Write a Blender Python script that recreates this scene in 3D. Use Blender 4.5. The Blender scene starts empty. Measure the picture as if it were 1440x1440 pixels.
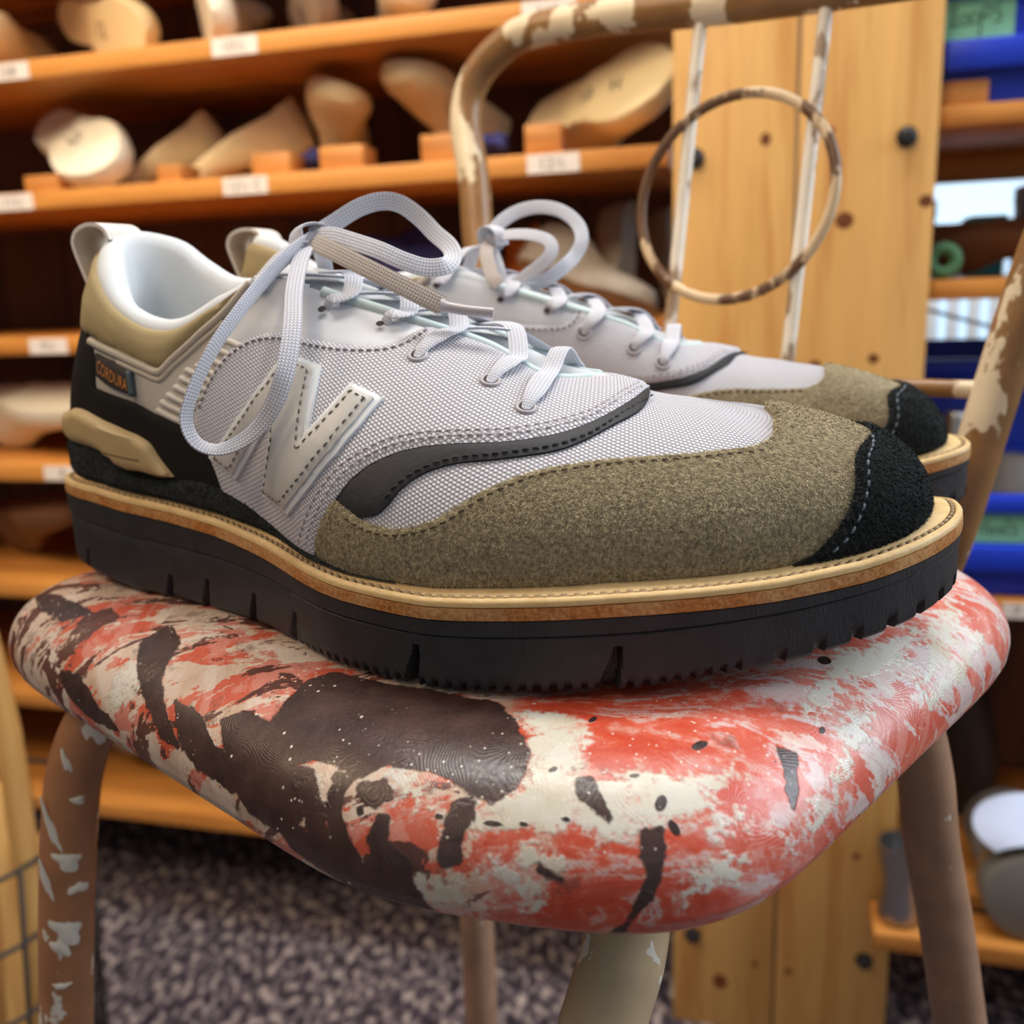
import bpy, bmesh, math, random
import numpy as np
from mathutils import Vector, Matrix, Euler
from mathutils.geometry import delaunay_2d_cdt

random.seed(7)
rng = np.random.default_rng(11)
SC = bpy.context.scene
COL = SC.collection

# ------------------------------------------------------------------ camera
F_PX = 1350.0
g = np.array([228., 5640., F_PX]); g /= np.linalg.norm(g)
Zc = -g
Xc = np.array([1., 0, 0]) - g[0] * g; Xc /= np.linalg.norm(Xc)
Yc = np.cross(Zc, Xc)
CM = np.array([Xc, Yc, Zc])
cam = bpy.data.cameras.new('camera')
cam.sensor_width = 36.0
cam.lens = F_PX / 1440 * 36.0
cam.clip_start = 0.01
cam.dof.use_dof = True
cam.dof.focus_distance = 0.272
cam.dof.aperture_fstop = 10.5
camo = bpy.data.objects.new('camera', cam)
COL.objects.link(camo)
_R = np.column_stack([CM[:, 0], -CM[:, 1], -CM[:, 2]])
camo.matrix_world = Matrix.Translation((0, 0, 0.98)) @ Matrix([list(r) for r in _R]).to_4x4()
SC.camera = camo

# ------------------------------------------------------------------ world, lights, exposure
SC.view_settings.view_transform = 'Standard'
SC.view_settings.look = 'None'
SC.view_settings.gamma = 1.0
SC.view_settings.use_curve_mapping = False
SC.view_settings.exposure = 0.0
w = bpy.data.worlds.new('world'); SC.world = w; w.use_nodes = True
bg = w.node_tree.nodes['Background']
bg.inputs[0].default_value = (0.86, 0.88, 0.95, 1)
bg.inputs[1].default_value = 0.32


def area(name, loc, target, size, power, color, size_y=None, spread=None):
    l = bpy.data.lights.new(name, 'AREA'); l.energy = power; l.color = color; l.size = size
    if spread: l.spread = math.radians(spread)
    if size_y: l.shape = 'RECTANGLE'; l.size_y = size_y
    o = bpy.data.objects.new(name, l); COL.objects.link(o)
    o.location = loc
    o.rotation_euler = (Vector(target) - Vector(loc)).to_track_quat('-Z', 'Y').to_euler()
    return o


area('window_daylight', (2.0, 0.42, 1.80), (0.05, 0.38, 0.9), 1.2, 44, (0.82, 0.90, 1.0), 1.5)
area('ceiling_tube_light', (0.10, 0.74, 2.55), (0.1, 0.55, 0.8), 1.4, 29, (1.0, 0.96, 0.90), 0.35)
area('ceiling_warm_light', (-0.8, -0.2, 2.3), (-0.35, 1.3, 1.1), 0.8, 5.5, (1.0, 0.78, 0.54), 0.8, 58)
area('ceiling_warm_lamp', (-1.6, 0.5, 2.4), (-0.1, 0.35, 0.9), 0.6, 12, (1.0, 0.72, 0.46))

# ------------------------------------------------------------------ helpers
def mk(name, V, faces, mat=None, parent=None, smooth=True, sharp=None, uv=None, mats=None, mi=None):
    V = np.asarray(V, float).reshape(-1, 3)
    if not isinstance(faces, (list, tuple)): faces = [faces]
    faces = [np.asarray(f, int) for f in faces if len(f)]
    me = bpy.data.meshes.new(name)
    me.vertices.add(len(V)); me.vertices.foreach_set('co', V.ravel())
    tot = np.concatenate([np.full(len(f), f.shape[1]) for f in faces])
    li = np.concatenate([f.ravel() for f in faces])
    me.loops.add(len(li)); me.loops.foreach_set('vertex_index', li.astype(np.int32))
    me.polygons.add(len(tot))
    me.polygons.foreach_set('loop_start', np.concatenate([[0], np.cumsum(tot)[:-1]]).astype(np.int32))
    if smooth: me.polygons.foreach_set('use_smooth', np.ones(len(tot), bool))
    if uv is not None:
        ul = me.uv_layers.new(name='UVMap')
        ul.data.foreach_set('uv', np.asarray(uv, float)[li].astype(np.float32).ravel())
    for m in (mats or [mat]):
        if m: me.materials.append(m)
    if mi is not None: me.polygons.foreach_set('material_index', np.asarray(mi, np.int32))
    me.update(calc_edges=True); me.validate()
    if sharp: me.set_sharp_from_angle(angle=math.radians(sharp))
    o = bpy.data.objects.new(name, me); COL.objects.link(o)
    if parent: o.parent = parent
    return o


def grid(nu, nv, cu=False, off=0, flip=False):
    a = np.arange(nu if cu else nu - 1); b = np.arange(nv - 1)
    A, B = np.meshgrid(a, b, indexing='ij'); A2 = (A + 1) % nu
    q = np.stack([A * nv + B, A2 * nv + B, A2 * nv + B + 1, A * nv + B + 1], -1).reshape(-1, 4) + off
    return q[:, ::-1] if flip else q


def empty(name, loc, rz=0.0, label=None, cat=None, group=None):
    o = bpy.data.objects.new(name, None); COL.objects.link(o)
    o.location = loc; o.rotation_euler = (0, 0, rz); o.empty_display_size = .02
    tag(o, label, cat, group)
    return o


def tag(o, label=None, cat=None, group=None, kind=None):
    if label: o['label'] = label
    if cat: o['category'] = cat
    if group: o['group'] = group
    if kind: o['kind'] = kind
    return o


def catmull(P, n, closed=False):
    P = np.asarray(P, float); m = len(P)
    if closed:
        idx = lambda i: P[i % m]; segs = m
    else:
        Q = np.vstack([2 * P[0] - P[1], P, 2 * P[-1] - P[-2]]); idx = lambda i: Q[i + 1]; segs = m - 1
    t = np.linspace(0, segs, n, endpoint=not closed); i = np.minimum(t.astype(int), segs - 1); f = (t - i)[:, None]
    p0 = np.array([idx(k - 1) for k in i]); p1 = np.array([idx(k) for k in i]); p2 = np.array([idx(k + 1) for k in i]); p3 = np.array([idx(k + 2) for k in i])
    return .5 * (2 * p1 + (p2 - p0) * f + (2 * p0 - 5 * p1 + 4 * p2 - p3) * f ** 2 + (3 * p1 - p0 - 3 * p2 + p3) * f ** 3)


def nrm(v):
    return v / (np.linalg.norm(v, axis=-1, keepdims=True) + 1e-12)


def resample(P, step):
    P = np.asarray(P, float); d = np.linalg.norm(np.diff(P[:, :3], axis=0), axis=1); c = np.concatenate([[0], np.cumsum(d)])
    n = max(2, int(c[-1] / step) + 1); t = np.linspace(0, c[-1], n)
    return np.stack([np.interp(t, c, P[:, k]) for k in range(P.shape[1])], 1)


def tube_geo(P, r, n=12, caps=True, closed=False):
    P = np.asarray(P, float); m = len(P); r = np.broadcast_to(np.asarray(r, float), (m,))
    T = nrm(np.roll(P, -1, 0) - np.roll(P, 1, 0)) if closed else nrm(np.gradient(P, axis=0))
    ref = np.array([0, 0, 1.]) if abs(T[0, 2]) < .9 else np.array([1., 0, 0])
    N = np.zeros_like(P); v = nrm(ref - ref.dot(T[0]) * T[0])
    for i in range(m):
        v = nrm(v - v.dot(T[i]) * T[i]); N[i] = v
    B = np.cross(T, N); a = np.linspace(0, 2 * np.pi, n, endpoint=False)
    V = P[:, None] + r[:, None, None] * (np.cos(a)[None, :, None] * N[:, None] + np.sin(a)[None, :, None] * B[:, None])
    q = grid(n, m, True, flip=False)  # index as [ring][a] -> need transpose
    Vt = V.transpose(1, 0, 2).reshape(-1, 3)
    if closed:
        A, Bq = np.meshgrid(np.arange(n), np.arange(m), indexing='ij'); A2 = (A + 1) % n; B2 = (Bq + 1) % m
        q = np.stack([A * m + Bq, A2 * m + Bq, A2 * m + B2, A * m + B2], -1).reshape(-1, 4)
        return Vt, [q]
    F = [q]
    if caps:
        F += [np.array([[k * m for k in range(n)][::-1]]), np.array([[k * m + m - 1 for k in range(n)]])]
    return Vt, F


def tube(name, P, r, mat, parent=None, n=12, caps=True, closed=False):
    V, Fc = tube_geo(P, r, n, caps, closed)
    return mk(name, V, Fc, mat, parent, sharp=60)


def merge(parts):
    Vs, Fs, off = [], [], 0
    for V, F in parts:
        V = np.asarray(V, float).reshape(-1, 3); Vs.append(V)
        for f in (F if isinstance(F, list) else [F]): Fs.append(np.asarray(f, int) + off)
        off += len(V)
    by = {}
    for f in Fs: by.setdefault(f.shape[1], []).append(f)
    return np.vstack(Vs), [np.vstack(v) for v in by.values()]


def box_geo(x0, x1, y0, y1, z0, z1, bev=0.0, seg=2):
    bm = bmesh.new(); bmesh.ops.create_cube(bm, size=1)
    for v in bm.verts:
        v.co = ((x0 + x1) / 2 + v.co.x * (x1 - x0), (y0 + y1) / 2 + v.co.y * (y1 - y0), (z0 + z1) / 2 + v.co.z * (z1 - z0))
    if bev: bmesh.ops.bevel(bm, geom=bm.edges[:], offset=bev, segments=seg, profile=.5, affect='EDGES')
    bm.verts.index_update()
    V = np.array([v.co[:] for v in bm.verts]); by = {}
    for f in bm.faces: by.setdefault(len(f.verts), []).append([v.index for v in f.verts])
    bm.free()
    return V, [np.array(v) for v in by.values()]


def box(name, x0, x1, y0, y1, z0, z1, mat, parent=None, bev=0.001, seg=2):
    V, Fc = box_geo(x0, x1, y0, y1, z0, z1, bev, seg)
    return mk(name, V, Fc, mat, parent, sharp=35)


def ribbon_geo(P, Nn, width, th, step=.0008, taper=None, twist=None):
    """flat lace: P path points, Nn face normals at them"""
    D = np.hstack([P, Nn] + ([np.asarray(twist, float).reshape(-1, 1)] if twist is not None else []))
    D = catmull(D, len(P) * 14); D = resample(D, step)
    P = D[:, :3]; Nn = nrm(D[:, 3:6]); T = nrm(np.gradient(P, axis=0))
    Bn = nrm(np.cross(T, Nn)); Nn = nrm(np.cross(Bn, T))
    if twist is not None:
        a = D[:, 6:7]; Bn, Nn = np.cos(a) * Bn + np.sin(a) * Nn, np.cos(a) * Nn - np.sin(a) * Bn
    m = len(P); wv = np.full(m, width / 2)
    if taper is not None: wv = wv * np.interp(np.linspace(0, 1, m), taper[0], taper[1])
    # rounded section
    sec = []; h = th / 2; k = 6
    xs = np.linspace(-1, 1, 9)
    top = [(x, h * (1 - .55 * abs(x) ** 4)) for x in xs]; bot = [(x, -h * (1 - .55 * abs(x) ** 4)) for x in xs[::-1]]
    sec = np.array(top + bot); n = len(sec)
    V = P[None] + (sec[:, 0, None] * wv[None])[..., None] * Bn[None] + sec[:, 1][:, None, None] * Nn[None]
    L = np.concatenate([[0], np.cumsum(np.linalg.norm(np.diff(P, axis=0), axis=1))])
    uv = np.stack([np.broadcast_to((sec[:, 0, None] + 1) / 2 * width, (n, m)), np.broadcast_to(L[None], (n, m))], -1).reshape(-1, 2)
    F = [grid(n, m, True, flip=True), np.array([[i * m for i in range(n)]]), np.array([[i * m + m - 1 for i in range(n)][::-1]])]
    return V.reshape(-1, 3), F, uv


# ------------------------------------------------------------------ materials
def lin(r, g_, b):
    f = lambda c: ((c / 255 + .055) / 1.055) ** 2.4 if c > 10 else c / 255 / 12.92
    return (f(r), f(g_), f(b), 1)


class NT:
    def __init__(s, name, rough=.5, spec=.5, metal=0.0):
        s.m = bpy.data.materials.new(name); s.m.use_nodes = True; s.t = s.m.node_tree
        s.b = s.t.nodes['Principled BSDF']; s.set(Roughness=rough, Metallic=metal); s.b.inputs['Specular IOR Level'].default_value = spec

    def set(s, **k):
        for a, v in k.items(): s.inp(s.b, a.replace('_', ' '), v)

    def inp(s, n, a, v):
        if isinstance(v, bpy.types.NodeSocket): s.t.links.new(v, n.inputs[a])
        elif v is not None: n.inputs[a].default_value = v

    def n(s, typ, out=0, props=None, **k):
        x = s.t.nodes.new('ShaderNode' + typ)
        for a, v in (props or {}).items(): setattr(x, a, v)
        for a, v in k.items():
            a = a.replace('_', ' ')
            a = int(a[1:]) if a[0] == 'i' and a[1:].isdigit() else a
            s.inp(x, a, v)
        return x.outputs[out]

    def coord(s, kind='Object'):
        return s.n('TexCoord', kind)

    def map(s, v, scale=(1, 1, 1), rot=(0, 0, 0), loc=(0, 0, 0)):
        return s.n('Mapping', 0, None, Vector=v, Scale=scale, Rotation=rot, Location=loc)

    def noise(s, v, scale, detail=3, rough=.55, out=0, dist=0.0):
        return s.n('TexNoise', out, None, Vector=v, Scale=scale, Detail=detail, Roughness=rough, Distortion=dist)

    def math(s, op, a, b=None, c=None, clamp=False):
        return s.n('Math', 0, {'operation': op, 'use_clamp': clamp}, i0=a, i1=b, i2=c)

    def ramp(s, f, stops, interp='LINEAR'):
        x = s.t.nodes.new('ShaderNodeValToRGB'); cr = x.color_ramp; cr.interpolation = interp
        while len(cr.elements) > 1: cr.elements.remove(cr.elements[-1])
        cr.elements[0].position = stops[0][0]; cr.elements[0].color = stops[0][1]
        for p, c in stops[1:]: cr.elements.new(p).color = c
        s.t.links.new(f, x.inputs[0]); return x.outputs[0]

    def mix(s, f, a, b, mode='MIX'):
        x = s.t.nodes.new('ShaderNodeMix'); x.data_type = 'RGBA'; x.blend_type = mode
        for i, v in ((0, f), (6, a), (7, b)):
            if isinstance(v, bpy.types.NodeSocket): s.t.links.new(v, x.inputs[i])
            else: x.inputs[i].default_value = v
        return x.outputs[2]

    def smooth(s, x, lo, hi):
        return s.n('MapRange', 0, {'interpolation_type': 'SMOOTHSTEP'}, i0=x, i1=lo, i2=hi, i3=0.0, i4=1.0)

    def bump(s, h, strength=.5, dist=.001):
        nn = s.n('Bump', 0, None, Strength=strength, Distance=dist, Height=h)
        s.t.links.new(nn, s.b.inputs['Normal']); return nn

    def color(s, c):
        s.inp(s.b, 'Base Color', c); return s

    def attr(s, name, out='Fac'):
        x = s.t.nodes.new('ShaderNodeAttribute'); x.attribute_name = name; return x.outputs[out]


def plain(name, rgb, rough=.5, spec=.5, var=.0, vscale=60, bump=0.0, bscale=400, bdist=.0004, metal=0.0):
    q = NT(name, rough, spec, metal); c = lin(*rgb)
    if var:
        f = q.noise(q.coord(), vscale, 4)
        d = tuple(x * (1 - var) for x in c[:3]) + (1,); l = tuple(min(1, x * (1 + var)) for x in c[:3]) + (1,)
        q.color(q.ramp(f, [(.3, d), (.7, l)]))
    else: q.color(c)
    if bump: q.bump(q.noise(q.coord(), bscale, 3), bump, bdist)
    return q.m


def wood(name, base, dark, scale=1.0, axis='x', rough=.45, knots=False):
    q = NT(name, rough, .35); oi = q.n('ObjectInfo', 'Random')
    v = q.coord(); off = q.n('CombineXYZ', 0, None, X=q.math('MULTIPLY', oi, 7.3), Y=q.math('MULTIPLY', oi, 3.1), Z=q.math('MULTIPLY', oi, 5.7))
    v = q.n('VectorMath', 0, {'operation': 'ADD'}, i0=v, i1=off)
    sc = {'x': (1.2, 16, 16), 'y': (16, 1.2, 16), 'z': (16, 16, 1.2)}[axis]
    vm = q.map(v, tuple(k * scale for k in sc))
    rings = q.noise(vm, 2.0, 3, .5, dist=.6)
    fine = q.noise(q.map(v, tuple(k * scale * 7 for k in sc)), 2.0, 2)
    f = q.math('ADD', q.math('MULTIPLY', rings, .8), q.math('MULTIPLY', fine, .25))
    q.color(q.ramp(f, [(.36, lin(*dark)), (.55, lin(*base)), (.75, tuple(min(1, c * 1.15) for c in lin(*base)[:3]) + (1,))]))
    q.bump(fine, .12, .0006)
    return q.m


# woven canvas of the uppers (uv in metres)
def weave_mat():
    q = NT('woven_canvas', .8, .25); uv = q.coord('UV')
    uv = q.map(uv, rot=(0, 0, .55)); sx = q.n('SeparateXYZ', 0, None, Vector=uv); x = q.t.nodes[-1]
    p = 1 / .0014
    u = q.math('MULTIPLY', x.outputs[0], p); v_ = q.math('MULTIPLY', x.outputs[1], p * 1.15)
    row = q.math('FLOOR', v_)
    us = q.math('ADD', u, q.math('MULTIPLY', row, .5))
    a = q.math('ABSOLUTE', q.math('SINE', q.math('MULTIPLY', us, math.pi)))
    b = q.math('ABSOLUTE', q.math('SINE', q.math('MULTIPLY', v_, math.pi)))
    h = q.math('POWER', q.math('MULTIPLY', a, b), .6)
    big = q.noise(q.coord(), 90, 3)
    c = q.ramp(h, [(.0, lin(142, 138, 146)), (.35, lin(186, 184, 192)), (.8, lin(218, 218, 225)), (1, lin(230, 231, 237))])
    q.color(q.mix(q.math('MULTIPLY', big, .25), c, lin(204, 198, 198)))
    q.bump(h, .8, .0005); return q.m


def suede_mat(name, cols, scale=1):
    q = NT(name, .95, .12); v = q.coord()
    a = q.noise(v, 1300 * scale, 3, .7); b = q.noise(v, 300, 3, .6); c = q.noise(v, 45, 3)
    f = q.math('ADD', q.math('MULTIPLY', a, .55), q.math('ADD', q.math('MULTIPLY', b, .3), q.math('MULTIPLY', c, .25)))
    q.color(q.ramp(f, [(.38, lin(*cols[0])), (.53, lin(*cols[1])), (.70, lin(*cols[2]))]))
    q.set(Sheen_Weight=.10, Sheen_Roughness=.5)
    q.bump(q.math('ADD', a, q.math('MULTIPLY', b, .8)), .8, .0008); return q.m


def lace_mat(name, a_, b_):
    q = NT(name, .8, .2); uv = q.coord('UV'); q.n('SeparateXYZ', 0, None, Vector=uv); x = q.t.nodes[-1]
    u = x.outputs[0]; v = x.outputs[1]
    p = 1 / .0011
    k = q.math('PINGPONG', q.math('MULTIPLY', u, p), .5)
    h = q.math('ABSOLUTE', q.math('SINE', q.math('MULTIPLY', q.math('ADD', q.math('MULTIPLY', v, p * 1.0), k), math.pi)))
    st = q.math('ABSOLUTE', q.math('SINE', q.math('MULTIPLY', u, p * math.pi)))
    hh = q.math('MULTIPLY', q.math('POWER', h, .5), q.math('ADD', q.math('MULTIPLY', st, .55), .45))
    q.color(q.ramp(hh, [(.1, lin(*a_)), (.75, lin(*b_))])); q.bump(hh, .7, .00035); return q.m


def sole_mat():
    q = NT('black_rubber', .5, .45); v = q.coord()
    wr = q.noise(q.map(v, (1, 1, .22)), 1500, 3, .6, dist=.4)
    gate = q.smooth(q.n('SeparateXYZ', 0, None, Vector=v), .12, .26)
    q.color(q.ramp(q.noise(v, 120, 3), [(.3, lin(40, 39, 41)), (.7, lin(50, 49, 51))]))
    q.bump(q.math('MULTIPLY', wr, q.math('ADD', q.math('MULTIPLY', gate, .9), .12)), .55, .0007); return q.m


MAT = {}
MAT['weave'] = weave_mat()
MAT['suede'] = suede_mat('olive_suede', [(92, 82, 60), (148, 135, 106), (190, 178, 148)])
MAT['nap'] = plain('olive_suede_nap', (164, 151, 121), .95, .1, .5, 800)
MAT['black_suede'] = suede_mat('black_suede', [(15, 17, 17), (29, 32, 32), (58, 64, 64)])
MAT['black_nap'] = plain('black_suede_nap', (38, 42, 42), .9, .2, .5, 900)
MAT['smooth'] = plain('grey_smooth_leather', (208, 210, 214), .42, .4, .03, 80, .12, 900, .0002)
MAT['quarter'] = plain('grey_moulded_synthetic', (186, 178, 166), .5, .35, .03, 80, .1, 900, .0002)
MAT['rib'] = plain('grey_rib', (200, 194, 184), .5, .35)
MAT['dark'] = plain('charcoal_smooth_leather', (40, 40, 44), .58, .35, .08, 200, .25, 700, .0004)
MAT['counter'] = plain('black_heel_microfibre', (26, 24, 22), .8, .2, .1, 300, .2, 1200, .0002)
MAT['tpu'] = plain('tan_moulded_plastic', (190, 165, 118), .45, .4, .03, 80, .1, 600, .0002)
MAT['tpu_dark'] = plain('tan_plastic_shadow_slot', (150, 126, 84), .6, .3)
MAT['collar'] = plain('olive_collar_nubuck', (166, 148, 108), .75, .25, .06, 120, .15, 1100, .0003)
MAT['lining'] = plain('pale_knit_lining', (214, 218, 220), .9, .15, .02, 100, .3, 1500, .0003)
MAT['insole'] = plain('grey_insole', (120, 124, 132), .9, .1)
MAT['tongue'] = plain('pale_tongue_mesh', (205, 209, 212), .85, .15, .04, 150, .4, 1300, .0004)
MAT['edge'] = plain('pale_blue_edge_binding', (200, 216, 216), .5, .35)
MAT['piping'] = plain('grey_piping', (190, 180, 164), .5, .3)
MAT['tab'] = plain('cream_pull_tab', (228, 220, 210), .75, .2, .03, 200, .3, 1400, .0002)
MAT['N_base'] = plain('white_logo_border', (222, 226, 228), .35, .45)
MAT['N_top'] = plain('grey_logo_leather', (196, 193, 188), .42, .4, .03, 100, .12, 900, .0002)
MAT['thread_grey'] = plain('grey_thread', (138, 132, 136), .8)
MAT['thread_dark'] = plain('dark_thread', (112, 104, 96), .8)
MAT['thread_welt'] = plain('tan_welt_thread', (164, 138, 100), .8)
MAT['groove'] = plain('dark_stitch_groove', (78, 58, 38), .8)
MAT['thread_olive'] = plain('olive_thread', (100, 86, 62), .8)
MAT['thread_black'] = plain('black_thread', (22, 22, 24), .7)
MAT['thread_steel'] = plain('slate_thread', (104, 112, 122), .7)
MAT['thread_mesh'] = plain('taupe_thread', (176, 168, 170), .8)
MAT['lace'] = lace_mat('pale_grey_lace', (150, 150, 164), (226, 227, 234))
MAT['lace_taupe'] = lace_mat('taupe_grey_lace', (118, 106, 98), (196, 186, 178))
MAT['aglet'] = plain('clear_grey_aglet', (190, 182, 182), .25, .5)
MAT['eyelet'] = plain('grey_eyelet', (172, 166, 168), .4, .5)
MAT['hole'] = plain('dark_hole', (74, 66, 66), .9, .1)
MAT['sole'] = sole_mat()
MAT['tag'] = plain('dark_woven_tag', (46, 40, 36), .7)
MAT['tag_text'] = plain('orange_tag_print', (196, 122, 50), .7)
MAT['tag_edge'] = plain('slate_tag_edge', (70, 84, 92), .6)


def welt_mat():
    q = NT('veg_tan_welt', .52, .35); v = q.coord()
    f = q.noise(v, 160, 4, .6); s = q.noise(q.map(v, (1, 1, 4)), 420, 3)
    q.color(q.ramp(q.math('ADD', q.math('MULTIPLY', f, .6), q.math('MULTIPLY', s, .4)), [(.3, lin(206, 168, 108)), (.6, lin(226, 194, 138))]))
    q.bump(s, .25, .0004); return q.m


def midsole_mat():
    q = NT('brown_leather_edge', .5, .4); v = q.coord()
    f = q.noise(v, 900, 4, .7); b = q.noise(v, 60, 3)
    q.color(q.mix(q.smooth(b, .35, .7), q.ramp(f, [(.3, lin(128, 70, 24)), (.5, lin(186, 118, 54)), (.7, lin(212, 156, 92))]), q.ramp(f, [(.3, lin(170, 112, 58)), (.7, lin(222, 178, 122))])))
    q.bump(f, .3, .0004); return q.m


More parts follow.
